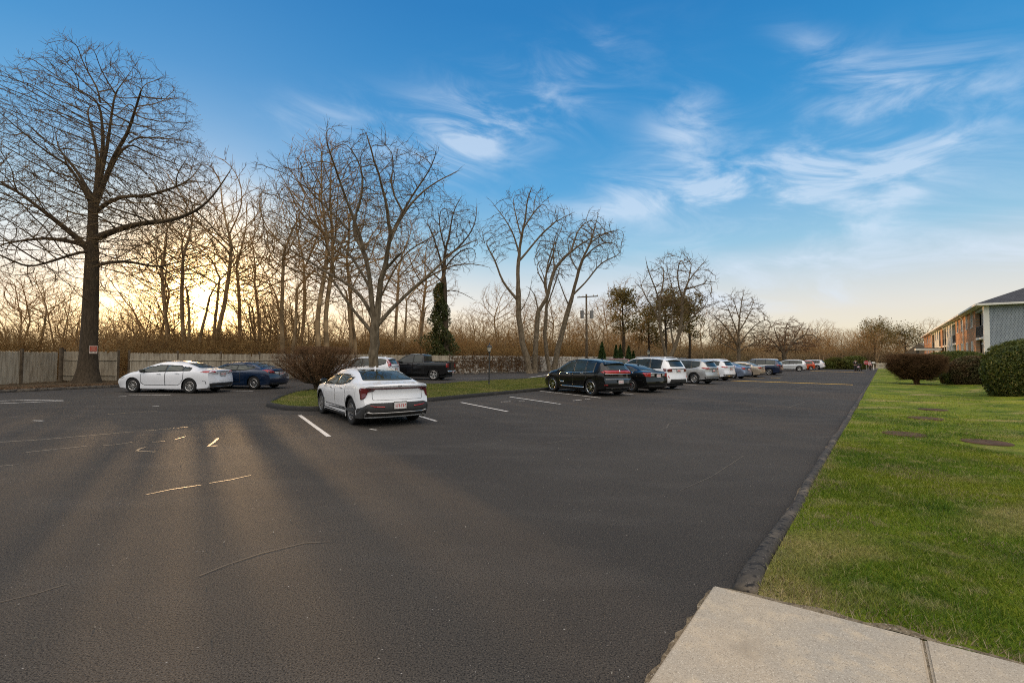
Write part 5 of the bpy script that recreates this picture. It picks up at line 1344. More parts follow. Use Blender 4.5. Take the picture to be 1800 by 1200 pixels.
# nearest car: white fastback saloon
K4 = dict(L=4.71, W=1.86, wb=2.72, ro=.98, wr=.335, ww=.22, arch=.055, sill=.175, near=True, paint=WHT, wheel='dark', crown=.055, arch_trim=.036, mirrorm=mat('gloss_black', (.012, .012, .013), .12, coat=.6, col2=(.014, .014, .015), nscale=4),
          top=[(0, 1.02), (.04, 1.055), (.30, 1.075), (.52, 1.10), (.95, 1.235), (1.40, 1.36), (1.85, 1.415), (2.25, 1.425), (2.65, 1.39), (3.15, 1.22), (3.62, 1.03), (4.0, .96), (4.45, .85), (4.71, .70)],
          belt=[(0, .99), (.5, 1.03), (1.2, 1.01), (2.0, .965), (3.4, .92), (4.3, .80), (4.71, .64)],
          tw=[(0, .86), (.5, .82), (.9, .72), (1.4, .655), (2.4, .66), (2.8, .68), (3.6, .82), (4.71, .74)],
          glass=(1.22, 1.52, 2.25, 3.38), kick=.05, rear=[(.2, .16), (.34, .03), (.42, .0), (.58, .0), (.64, .055), (.85, .11), (.95, .085), (1.0, .02), (1.06, .0)], bow_rear=.20, front=[(.2, .1), (.5, 0), (.75, .1)],
          rearglass=[(-.69, 1.115), (.69, 1.115), (.52, 1.375), (-.52, 1.375)], screen=(2.70, 3.5), plate=(.535, True), doors=[(1.42, 2.26), (2.29, 3.30)], doorlow=.40, handle=WHT, trim=mat('bronze_trim', (.10, .075, .05), .3, metal=.5, col2=(.08, .06, .04), nscale=5), exhaust=.72, ant=1.75, prear=.10,
          rearbits=[([(-.78, .925), (.78, .925), (.80, .962), (-.80, .962)], TAILD, 'light_bar', .006, False),
                    ([(.60, .92), (.60, .955), (.86, .962), (.88, .925), (.87, .68), (.79, .745), (.745, .86), (.62, .895)], TAILD, 'tail_light', .024, True),
                    ([(-.86, .185), (.86, .185), (.91, .30), (.90, .45), (.80, .56), (.68, .60), (-.68, .60), (-.80, .56), (-.90, .45), (-.91, .30)], PLAST, 'bumper_cover', .012, False),
                    ([(-.70, .335), (.70, .335), (.80, .385), (.74, .395), (.66, .368), (-.66, .368), (-.74, .395), (-.80, .385)], RIMS, 'silver_diffuser_strip', .020, False),
                    ([(.38, .49), (.62, .50), (.72, .545), (.60, .522), (.38, .512)], TAIL, 'rear_reflector', .018, True),
                    ([(-.62, .665), (.62, .665), (.655, .69), (.655, .915), (.648, .915), (.645, .69), (.615, .672), (-.615, .672), (-.645, .69), (-.648, .915), (-.655, .915), (-.655, .69)], GAP, 'boot_lid_gap', .003, False)],
          side=[([(.0, .19), (.60, .19), (.62, .27), (.38, .40), (.16, .55), (.02, .60)], PLAST, 'bumper_corner', .016)])
t, kc = make_car(K4, 'saloon_car', 'nearest car, white fastback saloon with black lower bumper, nose over the island kerb', 'car', (-4.02, 11.62), -37.5)
hit = kc.bvh.ray_cast(Vector((0, -4, 1.0)), Vector((0, 1, 0)))[0]
textmesh('KIA', .065, GAP, t, (0.0, hit.y - .012, 1.0), (R(90), 0, 0), 'badge')

COR = SED(4.63, 1.435, 1.78, 2.70, 1.00, near=True, paint=WHT2, wheel='ten', wr=.325, sill=.19, plate=(.86, False), doors=[(1.30, 2.13), (2.16, 3.28)], glass=(.98, 1.36, 2.15, 3.40), handle=WHT2,
          rearbits=[([(.44, .925), (.80, .93), (.82, 1.0), (.60, 1.01), (.44, .985)], TAIL, 'tail_light', .008, True), ([(.32, .87), (.60, .88), (.64, .925), (.32, .935)], LAMPC, 'reversing_light', .008, True),
                    ([(-.66, .26), (.66, .26), (.78, .44), (.62, .47), (-.62, .47), (-.78, .44)], PLAST, 'bumper_cover', .006, False), ([(-.62, .275), (.62, .275), (.70, .31), (-.70, .31)], RIMS, 'silver_diffuser_strip', .012, False),
                    ([(-.44, .985), (.44, .985), (.44, 1.005), (-.44, 1.005)], CHROME, 'chrome_strip', .008, False)],
          side=[([(.02, .93), (.05, 1.0), (.20, 1.005), (.52, .955), (.30, .93)], TAIL, 'tail_light', .008), ([(.26, .42), (.28, .54), (.40, .55), (.40, .565), (.265, .555), (.235, .42)], GAP, 'bumper_crease', .004)], mirrorm=PLAST)
t, cc = make_car(COR, 'saloon_car', 'white saloon parked nose to the left verge, dark blue coupe beyond it', 'car', (-14.40, 20.45), -86)
CIV = SED(4.50, 1.40, 1.75, 2.62, .98, near=True, paint=BLUE, wheel='ten', wr=.32, sill=.19, plate=(.80, False), doors=[(1.75, 3.24)], glass=(1.0, 1.0, 1.95, 3.36), kick=.09, handle=BLUE,
          top=[(0, .97), (.05, 1.03), (.20, 1.06), (.5, 1.08), (.9, 1.21), (1.3, 1.33), (1.8, 1.395), (2.2, 1.40), (2.6, 1.35), (3.1, 1.18), (3.55, .99), (3.9, .93), (4.25, .81), (4.5, .65)], spoiler=None, exhaust=.6,
          rearbits=[([(.46, .83), (.80, .86), (.82, .98), (.66, .99), (.50, .90)], TAIL, 'tail_light', .008, True), ([(-.36, .76), (.36, .76), (.46, .83), (.46, .90), (-.46, .90), (-.46, .83)], LAMPC, 'rear_panel', .005, False), ([(-.6, .22), (.6, .22), (.7, .34), (-.7, .34)], PLAST, 'bumper_cover', .006, False)],
          side=[([(.02, .86), (.05, .97), (.38, 1.0), (.42, .96), (.12, .86)], TAIL, 'tail_light', .008)])
make_car(CIV, 'coupe_car', 'dark blue two door coupe beside the white saloon at the left verge', 'car', (-13.05, 23.15), -82)
CRV = SUV(4.62, 1.69, 1.855, 2.66, .98, near=True, paint=WHT2, wheel='five', doors=[(1.28, 2.18), (2.21, 3.26)], glass=(.45, 1.22, 2.18, 3.36), kick=.12, handle=WHT2,
          rearbits=[([(.60, 1.06), (.80, 1.06), (.66, 1.30), (.62, 1.54), (.54, 1.54), (.58, 1.28)], TAIL, 'tail_light', .010, True), ([(-.56, 1.0), (.56, 1.0), (.56, 1.05), (-.56, 1.05)], CHROME, 'chrome_strip', .008, False), ([(-.80, .28), (.80, .28), (.84, .48), (-.84, .48)], PLAST, 'bumper_cover', .006, False)],
          side=[([(.03, .98), (.22, .98), (.30, 1.16), (.38, 1.30), (.50, 1.52), (.42, 1.55), (.26, 1.33), (.20, 1.17), (.02, 1.06)], TAIL, 'tail_light', .012)])
make_car(CRV, 'sport_utility_car', 'white hatch backed car with zigzag red tail lights, hidden behind the forked tree trunk', 'car', (-9.05, 30.9), -80)
# black pickup
RAM = dict(L=5.45, W=2.0, wb=3.40, ro=1.15, wr=.40, ww=.27, sill=.38, lift_r=.16, arch=.07, near=True, paint=BLK2, wheel='big', crown=.05, antenna=False, handle=BLK2,
           top=[(0, 1.345), (.1, 1.35), (1.86, 1.36), (1.90, 1.375), (1.93, 1.78), (1.98, 1.88), (2.4, 1.92), (3.0, 1.91), (3.35, 1.84), (3.75, 1.58), (4.05, 1.36), (4.5, 1.30), (5.2, 1.22), (5.45, 1.05)],
           belt=[(0, 1.28), (1.86, 1.29), (1.95, 1.28), (3.9, 1.24), (5.0, 1.12), (5.45, .98)],
           tw=[(0, .90), (1.88, .90), (1.93, .80), (2.1, .76), (3.1, .76), (3.4, .78), (4.0, .88), (5.45, .84)], prear=.02, pfront=.12,
           glass=(2.0, 2.0, 2.72, 3.92), rear=[(.3, .16), (.48, .0), (.62, -.02), (.70, .05), (.8, .06), (1.35, .06)], bow_rear=.05, front=[(.3, .1), (.6, 0), (1.1, .05)],
           rearglass=[(-.62, 1.44), (.62, 1.44), (.56, 1.80), (-.56, 1.80)], screen=(3.38, 4.0), plate=(.60, False), doors=[(2.03, 2.78), (2.81, 3.80)], doorlow=.50,
           rearbits=[([(.78, .92), (.92, .92), (.92, 1.22), (.78, 1.22)], TAIL, 'tail_light', .012, True), ([(-.92, .50), (.92, .50), (.92, .68), (-.92, .68)], CHROME, 'chrome_bumper', .02, False)],
           side=[([(.06, .92), (.20, .92), (.20, 1.22), (.06, 1.22)], TAIL, 'tail_light', .012), ([(1.9, .47), (1.915, .47), (1.915, 1.27), (1.9, 1.27)], GAP, 'bed_gap', .003)])
make_car(RAM, 'pickup_truck', 'black pickup truck with short bed and star spoked alloys by the vine covered fence', 'truck', (-5.7, 33.3), -80, 'parked cars')
MKX = SUV(4.74, 1.70, 1.93, 2.825, 1.0, near=True, paint=BLK, wheel='chrome', wr=.385, ww=.24, top=[(0, 1.13), (.04, 1.19), (.13, 1.27), (.38, 1.47), (.54, 1.575), (.8, 1.62), (1.5, 1.685), (2.05, 1.70), (2.5, 1.665), (2.95, 1.50), (3.4, 1.26), (3.62, 1.17), (4.0, 1.12), (4.5, 1.01), (4.74, .80)],
          belt=[(0, 1.09), (.5, 1.12), (1.5, 1.08), (2.8, 1.03), (3.5, 1.01), (4.3, .90), (4.74, .72)], trim=BLK, doors=[(1.30, 2.22), (2.25, 3.20)], doorlow=.46, glass=(.78, 1.36, 2.2, 3.30), screen=(2.6, 3.3), beltchrome=True, handle=CHROME, mirrorm=BLK, plate=(.66, False),
          rearbits=[([(-.80, 1.02), (.80, 1.02), (.82, 1.17), (-.82, 1.17)], TAIL, 'tail_light', .008, False), ([(-.82, .995), (.82, .995), (.82, 1.018), (-.82, 1.018)], CHROME, 'chrome_strip', .010, False), ([(-.02, 1.05), (.02, 1.05), (.025, 1.19), (-.025, 1.19)], CHROME, 'badge', .016, False),
                    ([(-.80, .765), (.80, .765), (.80, .785), (-.80, .785)], CHROME, 'chrome_strip', .008, False), ([(-.72, .27), (.72, .27), (.80, .42), (-.80, .42)], PLAST, 'bumper_cover', .006, False), ([(.72, .50), (.86, .50), (.86, .535), (.72, .535)], TAIL, 'rear_reflector', .009, True), ([(-.5, .27), (.5, .27), (.45, .30), (-.45, .30)], CHROME, 'tailpipe_trim', .01, False)],
          side=[([(.02, 1.03), (.04, 1.165), (.22, 1.15), (.38, 1.10), (.20, 1.03)], TAIL, 'tail_light', .008), ([(1.46, .34), (3.1, .33), (3.1, .385), (1.46, .395)], CHROME, 'chrome_strip', .010), ([(2.9, .52), (3.2, .52), (3.2, .60), (2.9, .60)], CHROME, 'badge', .006)])
make_car(MKX, 'sport_utility_car', 'black crossover with full width red tail lamp and chrome wheels, nearest in the long row', 'car', (3.66, 20.95), -33)
CAM = SED(4.81, 1.455, 1.82, 2.775, 1.05, near=True, paint=BLK, wheel='ten', doors=[(1.35, 2.2), (2.23, 3.36)], beltchrome=True, handle=CHROME, exhaust=.6, plate=(.86, False),
          rearbits=[([(.54, .80), (.82, .82), (.84, 1.0), (.54, 1.0)], TAIL, 'tail_light', .008, True), ([(-.54, .945), (.54, .945), (.54, 1.0), (-.54, 1.0)], CHROME, 'chrome_strip', .009, False), ([(.30, .84), (.53, .84), (.53, .94), (.30, .94)], LAMPC, 'reversing_light', .008, True), ([(-.6, .25), (.6, .25), (.7, .36), (-.7, .36)], PLAST, 'bumper_cover', .006, False)],
          side=[([(.02, .83), (.04, 1.0), (.36, .985), (.22, .83)], TAIL, 'tail_light', .008)])
make_car(CAM, 'saloon_car', 'black saloon with chrome boot strip, between the black crossover and white car with roof rails', 'car', (6.15, 23.3), -34)
ASC = SUV(4.99, 1.80, 1.93, 2.89, 1.08, paint=WHT, wheel='five', sill=.28, rails=SILV, glass=(.55, 1.35, 2.35, 3.55), plate=(1.06, False),
          rearbits=[([(.50, .98), (.80, .98), (.84, 1.14), (.56, 1.17)], TAILD, 'tail_light', .008, True), ([(-.56, 1.13), (.56, 1.13), (.56, 1.16), (-.56, 1.16)], GAP, 'tailgate_strip', .007, False), ([(-.62, .30), (.62, .30), (.74, .40), (.66, .58), (-.66, .58), (-.74, .40)], PLAST, 'bumper_cover', .007, False), ([(.74, .64), (.80, .66), (.82, .78), (.76, .76)], TAIL, 'rear_reflector', .008, True)],
          side=[([(.02, 1.0), (.04, 1.14), (.42, 1.17), (.36, 1.02)], TAILD, 'tail_light', .008)])
make_car(ASC, 'sport_utility_car', 'large white car with dark tail lamps, third in its row', 'car', (8.05, 25.85), -34)
RAV = SUV(4.60, 1.68, 1.845, 2.66, .98, paint=SILV, wheel='ten', rails=SILV, glass=(.60, 1.2, 2.15, 3.34), kick=.14, arch_trim=.05, plate=(.92, False),
          rearbits=[([(.44, 1.03), (.80, 1.02), (.82, 1.10), (.60, 1.13), (.44, 1.09)], TAIL, 'tail_light', .008, True), ([(-.80, .32), (.80, .32), (.84, .50), (-.84, .50)], PLAST, 'bumper_cover', .007, False), ([(-.74, .36), (.74, .36), (.76, .42), (-.76, .42)], RIMS, 'silver_diffuser_strip', .012, False), ([(-.44, 1.04), (.44, 1.04), (.44, 1.075), (-.44, 1.075)], CHROME, 'chrome_strip', .008, False)],
          side=[([(.02, 1.03), (.04, 1.10), (.30, 1.14), (.50, 1.13), (.30, 1.04)], TAIL, 'tail_light', .008)])
make_car(RAV, 'sport_utility_car', 'silver car with black wheel arches and multi spoke alloys, behind the large white car', 'car', (12.55, 31.3), -36)
RAV2 = dict(RAV); RAV2.update(paint=WHT2, rails=WHT2, wheel='dark')
make_car(RAV2, 'sport_utility_car', 'white car with roof rails just beyond the silver car', 'car', (16.1, 36.2), -37)
BLS = SED(4.8, 1.46, 1.82, 2.78, 1.05, paint=STEEL, wheel='five', plate=(.82, False), rearbits=[([(.56, .80), (.82, .82), (.84, 1.0), (.62, 1.0)], TAIL, 'tail_light', .008, True), ([(-.5, .96), (.5, .96), (.5, .985), (-.5, .985)], CHROME, 'chrome_strip', .008, False), ([(-.6, .24), (.6, .24), (.7, .34), (-.7, .34)], PLAST, 'bumper_cover', .006, False)], side=[([(.02, .83), (.04, 1.0), (.30, .985), (.2, .83)], TAIL, 'tail_light', .008)])
make_car(BLS, 'saloon_car', 'steel blue saloon between the white car and the champagne saloon', 'car', (19.2, 39.6), -40)
AVA = SED(4.9, 1.47, 1.82, 2.78, 1.08, paint=GOLD, wheel='five', plate=(.84, False), beltchrome=True, rearbits=[([(.52, .82), (.80, .83), (.84, .97), (.54, .97)], TAIL, 'tail_light', .008, True), ([(-.52, .94), (.52, .94), (.52, .965), (-.52, .965)], CHROME, 'chrome_strip', .008, False), ([(-.6, .24), (.6, .24), (.7, .33), (-.7, .33)], PLAST, 'bumper_cover', .006, False)], side=[([(.02, .83), (.04, .97), (.34, .96), (.2, .83)], TAIL, 'tail_light', .008)])
make_car(AVA, 'saloon_car', 'champagne coloured saloon between the steel blue saloon and the navy van', 'car', (22.7, 43.6), -44)
ODY = SUV(5.15, 1.74, 2.0, 3.0, 1.12, paint=NAVY, wheel='seven', beltchrome=True, glass=(.55, 1.5, 2.55, 3.95), screen=(3.05, 3.95), plate=(.98, False), sill=.22,
          top=[(0, 1.12), (.04, 1.2), (.13, 1.3), (.36, 1.55), (.52, 1.66), (.8, 1.71), (1.6, 1.74), (2.6, 1.73), (3.05, 1.66), (3.6, 1.38), (4.05, 1.14), (4.4, 1.06), (4.95, .93), (5.15, .75)],
          tw=[(0, .84), (.3, .76), (.6, .72), (2.8, .72), (3.1, .74), (4.0, .85), (5.15, .76)], rails=CHROME,
          rearbits=[([(.50, 1.0), (.82, 1.0), (.86, 1.12), (.54, 1.12)], TAIL, 'tail_light', .008, True), ([(-.5, 1.06), (.5, 1.06), (.5, 1.09), (-.5, 1.09)], CHROME, 'chrome_strip', .008, False), ([(-.7, .28), (.7, .28), (.8, .4), (-.8, .4)], PLAST, 'bumper_cover', .006, False)], side=[([(.02, 1.0), (.04, 1.12), (.44, 1.14), (.3, 1.0)], TAIL, 'tail_light', .008)])
make_car(ODY, 'minivan_car', 'navy blue people carrier with five spoke alloys after the champagne saloon', 'van', (28.0, 49.6), -46)
TIG = SUV(4.70, 1.66, 1.84, 2.79, 1.0, paint=SILVW, wheel='five', rails=RIMS, plate=(.98, False), arch_trim=.045, rearbits=[([(.46, 1.0), (.80, 1.0), (.82, 1.1), (.46, 1.1)], TAIL, 'tail_light', .008, True), ([(-.8, .3), (.8, .3), (.84, .46), (-.84, .46)], PLAST, 'bumper_cover', .007, False)], side=[([(.02, 1.0), (.04, 1.1), (.4, 1.09), (.3, 1.0)], TAIL, 'tail_light', .008)])
make_car(TIG, 'sport_utility_car', 'pale silver car beyond the navy people carrier, seen mostly from the side', 'car', (41.0, 65.0), -62)
FIT = SUV(4.1, 1.52, 1.72, 2.50, .75, paint=REDO, wheel='five', wr=.31, sill=.19, plate=(.86, False), glass=(.5, 1.0, 1.75, 2.95), screen=(2.4, 3.0), mirror=2.6,
          top=[(0, 1.0), (.04, 1.06), (.13, 1.16), (.32, 1.36), (.46, 1.45), (.8, 1.5), (1.4, 1.52), (1.9, 1.51), (2.35, 1.42), (2.8, 1.2), (3.1, 1.03), (3.5, .95), (3.95, .8), (4.1, .66)], belt=[(0, .97), (.5, .98), (1.8, .92), (3.0, .88), (3.7, .76), (4.1, .62)], tw=[(0, .84), (.3, .76), (.6, .72), (2.1, .72), (2.4, .74), (3.0, .85), (4.1, .76)],
          rearbits=[([(.56, .86), (.74, .86), (.76, 1.1), (.60, 1.1)], TAIL, 'tail_light', .008, True)], side=[([(.02, .88), (.04, 1.05), (.22, 1.05), (.2, .88)], TAIL, 'tail_light', .008)])
make_car(FIT, 'hatchback_car', 'small orange red hatchback, second farthest car of the long row', 'car', (48.3, 73.6), -72)
LST = dict(TIG); LST.update(paint=WHT2, rails=None, rearbits=TIG['rearbits'])
make_car(LST, 'sport_utility_car', 'white car farthest along the row, partly behind the orange red hatchback', 'car', (51.6, 77.0), -46)
MAR = dict(RAV); MAR.update(paint=MAROON, rails=None, beltchrome=True)
make_car(MAR, 'sport_utility_car', 'maroon car of which only the roof shows above the black cars', 'car', (13.3, 53.6), -84)
DRK = dict(ASC); DRK.update(paint=BLK2, rails=BLK2)
make_car(DRK, 'sport_utility_car', 'black roofed car peeking over the silver car in the back row', 'car', (22.0, 58.5), -80)

# ------------------------------------------------------------------ apartment building
def brickmat(name, c1, c2, mortar, bw, bh, ms=.012, off=.5, bump=.4, axis='XZ', rough=.9):
    m = bpy.data.materials.new(name); m.use_nodes = True; n, l = m.node_tree.nodes, m.node_tree.links; b = n['Principled BSDF']; b.inputs['Roughness'].default_value = rough; b.inputs['Specular IOR Level'].default_value = .2
    tcn = n.new('ShaderNodeTexCoord'); sp = n.new('ShaderNodeSeparateXYZ'); l.new(tcn.outputs['Object'], sp.inputs[0]); cb = n.new('ShaderNodeCombineXYZ')
    l.new(sp.outputs['XYZ'.index(axis[0])], cb.inputs[0]); l.new(sp.outputs['XYZ'.index(axis[1])], cb.inputs[1])
    br = n.new('ShaderNodeTexBrick'); l.new(cb.outputs[0], br.inputs[0]); br.inputs['Color1'].default_value = (*c1, 1); br.inputs['Color2'].default_value = (*c2, 1); br.inputs['Mortar'].default_value = (*mortar, 1)
    br.inputs['Scale'].default_value = 1; br.inputs['Brick Width'].default_value = bw; br.inputs['Row Height'].default_value = bh; br.inputs['Mortar Size'].default_value = ms; br.offset = off
    no = n.new('ShaderNodeTexNoise'); l.new(tcn.outputs['Object'], no.inputs[0]); no.inputs['Scale'].default_value = 1.3; no.inputs['Detail'].default_value = 6
    mx = n.new('ShaderNodeMix'); mx.data_type = 'RGBA'; mx.blend_type = 'MULTIPLY'; mx.inputs[0].default_value = .25; l.new(br.outputs[0], mx.inputs[6]); l.new(no.outputs[1] if False else no.outputs[0], mx.inputs[7])
    l.new(mx.outputs[2], b.inputs['Base Color'])
    bp = n.new('ShaderNodeBump'); l.new(br.outputs[1], bp.inputs['Height']); bp.invert = True; bp.inputs['Strength'].default_value = bump; bp.inputs['Distance'].default_value = .02; l.new(bp.outputs[0], b.inputs['Normal'])
    MATS[name] = m; return m
BRICK = brickmat('brick', (.62, .29, .115), (.50, .21, .085), (.34, .27, .20), .22, .075)
SHING = brickmat('grey_shingle', (.36, .39, .41), (.29, .32, .35), (.14, .15, .16), .16, .17, .012, axis='YZ', bump=.8)
WSHING = brickmat('white_shingle', (.72, .68, .58), (.64, .61, .53), (.40, .37, .32), .16, .17, .010, bump=.6)
ROOFM = brickmat('asphalt_shingle', (.085, .085, .09), (.06, .06, .065), (.04, .04, .045), .3, .14, .008, axis='XY', bump=.4)
TRIMW = mat('white_trim', (.74, .70, .62), .6, col2=(.66, .62, .55), nscale=2)
DARKD = mat('dark_glazing', (.09, .10, .10), .08, ior=1.8, col2=(.05, .055, .055), nscale=2)
CURT = mat('blind_grey', (.17, .15, .11), .6, col2=(.12, .105, .08), nscale=1.5, stretch=(9, 9, .2))
GREENT = mat('grey_green_panel', (.33, .36, .31), .7, col2=(.28, .31, .27), nscale=3)
RAILM = mat('railing_brown', (.05, .042, .034), .6, col2=(.035, .03, .025), nscale=5)
G0 = Vector((43.2, 41.5, 0)); BZ = .55; EAVE = 6.94; LEN = 80.; DEP = 14.
bt = thing('apartment_building', 'long two storey brick and shingle apartment block with balconies behind the lawn', 'building', tuple(G0), math.atan2(UDIR.y, UDIR.x))
def bx(name, x0, x1, y0, y1, z0, z1, m, parent=bt):
    b = MB(); b.box(((x0 + x1) / 2, (y0 + y1) / 2, (z0 + z1) / 2), (x1 - x0, y1 - y0, z1 - z0)); return b.build(name, m, parent)
def window(x, z0, z1, w, y=0.0):
    f = MB(); d = .07
    f.box((x, y + .02, z0 - .03), (w + .14, .14, .07)); f.box((x, y + .01, z1 + .03), (w + .1, .08, .06))
    for s in (-1, 1): f.box((x + s * w / 2, y + .01, (z0 + z1) / 2), (.06, .08, z1 - z0 - .01))
    f.box((x, y, (z0 + z1) / 2), (w - .07, .05, .05))
    o = f.build('window', TRIMW, bt)
    p = MB(); p.box((x, y - .02, (z0 + z1) / 2), (w - .05, .03, z1 - z0 - .04)); p.build('pane', DARKD, o)
def wall_with_windows(name, x0, x1, m, wins, y=0.0):
    """solid wall pieces round the openings"""
    xs = sorted(wins); mb = MB(); zr = [(2.28, 3.68), (5.2, 6.72)]; w = 1.1
    cur = x0
    for x in xs:
        mb.box(((cur + x - w / 2) / 2, y - .15, (BZ + EAVE) / 2 - .2), (x - w / 2 - cur, .3, EAVE - BZ + .4))
        zc = BZ - .4
        for a, b in zr: mb.box((x, y - .15, (zc + a) / 2), (w, .3, a - zc)); zc = b
        mb.box((x, y - .15, (zc + EAVE) / 2), (w, .3, EAVE - zc)); cur = x + w / 2
        for a, b in zr: window(x, a, b, w, y - .005)
    mb.box(((cur + x1) / 2, y - .15, (BZ + EAVE) / 2 - .2), (x1 - cur, .3, EAVE - BZ + .4)); mb.build(name, m, bt)
def balcony(x0, x1):
    bx('recess_wall', x0, x1, -.60, -.40, BZ - .4, EAVE, GREENT)
    for za, zb in ((BZ + .1, 3.35), (3.95, 6.35)):
        d = bx('balcony_door', x0 + .35, x1 - .5, -.40, -.34, za, zb, CURT)
        bx('door_frame', x0 + .25, x1 - .4, -.398, -.33, zb, zb + .12, TRIMW, d)
        bx('door_frame', (x0 + x1) / 2 - .05, (x0 + x1) / 2 + .05, -.34, -.30, za, zb, TRIMW, d)
    bx('balcony_slab', x0 + .01, x1 - .01, -.399, .02, 3.78, 3.98, TRIMW); bx('balcony_lintel', x0 + .01, x1 - .01, -.29, -.02, 6.45, EAVE - .01, GREENT)
    r = MB(); r.box(((x0 + x1) / 2, -.03, 5.05), (x1 - x0 - .04, .06, .07)); r.box(((x0 + x1) / 2, -.03, 4.15), (x1 - x0 - .04, .05, .05))
    n = int((x1 - x0) / .16)
    for i in range(n + 1): r.box((x0 + .04 + (x1 - x0 - .08) * i / n, -.03, 4.6), (.03, .03, .86))
    r.build('balcony_railing', RAILM, bt)
seq = [('B', .5, 5.4), ('K', 5.4, 21.7, (7.7, 11.5, 15.6, 19.3)), ('B', 21.7, 25.4), ('S', 25.4, 33, (27.2, 30.9)), ('B', 33, 38.6), ('K', 38.6, 41.5, ()), ('B', 41.5, 44), ('S', 44, 52.8, (46, 50)), ('B', 52.8, 58), ('K', 58, LEN, (60.5, 64.5, 69, 73.5))]
for q in seq:
    if q[0] == 'B': balcony(q[1], q[2])
    else: wall_with_windows('brick_wall' if q[0] == 'K' else 'shingle_wall', q[1], q[2], BRICK if q[0] == 'K' else WSHING, q[3])
bx('corner_board', .0, .5, -.3, .06, BZ - .4, EAVE, TRIMW)
g = MB(); g.box((.1, -DEP / 2 - .15, (BZ + EAVE) / 2 - .2), (.2, DEP - .3, EAVE - BZ + .4)); g.build('gable_wall', SHING, bt)
bx('rear_wall', .2, LEN, -DEP, -DEP + .2, BZ - .4, EAVE, WSHING); bx('end_wall', LEN, LEN + .2, -DEP, 0, BZ - .4, EAVE, SHING)
for x in (13.6, 34.2, 56): 
    d = MB(); d.tube([(x, .40, EAVE - .12), (x, .12, EAVE - .5), (x, .10, EAVE - .7), (x, .10, BZ)], .055, 8); d.build('downspout', TRIMW, bt, smooth=True)
ov = .6; sl_ = .44; hr = DEP / 2 + ov; rz = EAVE + hr * sl_
rf = MB()
xa, xb, ya, yb = -ov, LEN + ov, ov, -DEP - ov; ym = (ya + yb) / 2
rf.add([(xa, ya, EAVE), (xb, ya, EAVE), (xb, yb, EAVE), (xa, yb, EAVE), (xa + hr, ym, rz), (xb - hr, ym, rz)], [(0, 1, 5, 4), (1, 2, 5), (2, 3, 4, 5), (3, 0, 4)])
rf.build('roof', ROOFM, bt)
fa = MB(); z = EAVE - .09
fa.box(((xa + xb) / 2, ya + .02, z), (xb - xa + .08, .10, .17)); fa.box((xa + .0, (ya + yb) / 2 - .03, z), (.06, ya - yb - .06, .17))
fa.build('gutter', TRIMW, bt)
so_ = MB(); so_.box(((xa + xb) / 2, ov / 2 - .02, EAVE - .16), (xb - xa - .1, ov - .1, .02)); so_.box((xa / 2 - .02, (ya + yb) / 2, EAVE - .16), (-xa - .08, ya - yb - 1.3, .02)); so_.build('soffit', TRIMW, bt)
ch = MB(); ch.box((4.3, -4.05, EAVE + 2.2), (.8, .8, 1.0)); ch.box((4.3, -4.05, EAVE + 2.75), (1.3, 1.3, .16)); ch.build('roof_vent', TRIMW, bt)
cn = thing('entrance_canopy', 'flat white entrance canopy on posts in front of the apartment building', 'canopy', tuple(G0 + UDIR * 38 + VDIR * .1), math.atan2(UDIR.y, UDIR.x))
b = MB(); b.box((1.6, 1.55, 3.47), (3.2, 3.1, .36)); b.build('canopy_roof', TRIMW, cn)
b = MB(); b.box((1.6, 1.55, 3.68), (3.3, 3.2, .05)); b.build('canopy_capping', ROOFM, cn)
for x in (.3, 2.9):
    b = MB(); b.box((x, 2.8, 1.9), (.2, .2, 2.78)); b.build('post', RAILM, cn)
# low house and far building behind
hs = thing('gabled_house', 'small brown gabled house behind the far end of the apartment building', 'house', (108.5, 118, 0), R(25)); hs.scale = (.85, .85, .85)
b = MB(); b.prism([(-6, -4), (6, -4), (6, 4), (-6, 4)], -.2, 3.6); b.build('wall', mat('tan_siding', (.30, .24, .17), .9, col2=(.24, .19, .13), nscale=2), hs)
b = MB(); b.add([(-6.5, -4.7, 3.4), (6.5, -4.7, 3.4), (6.5, 4.7, 3.4), (-6.5, 4.7, 3.4), (-6.5, 0, 7.2), (6.5, 0, 7.2), (-6.5, -4.7, 3.2), (6.5, -4.7, 3.2), (6.5, 4.7, 3.2), (-6.5, 4.7, 3.2)], [(0, 1, 5, 4), (2, 3, 4, 5), (0, 4, 3), (1, 2, 5), (0, 6, 7, 1), (2, 8, 9, 3), (0, 3, 9, 6), (1, 7, 8, 2), (6, 9, 8, 7)])
b.build('roof', mat('brown_shingle', (.17, .135, .09), .95, col2=(.12, .095, .065), nscale=3), hs)
for x in (-4, -1, 2.4):
    b = MB(); b.box((x, -4.02, 2.1), (1.0, .08, 1.3)); w_ = b.build('window', TRIMW, hs); b = MB(); b.box((x, -4.07, 2.1), (.8, .04, 1.1)); b.build('pane', DARKD, w_)

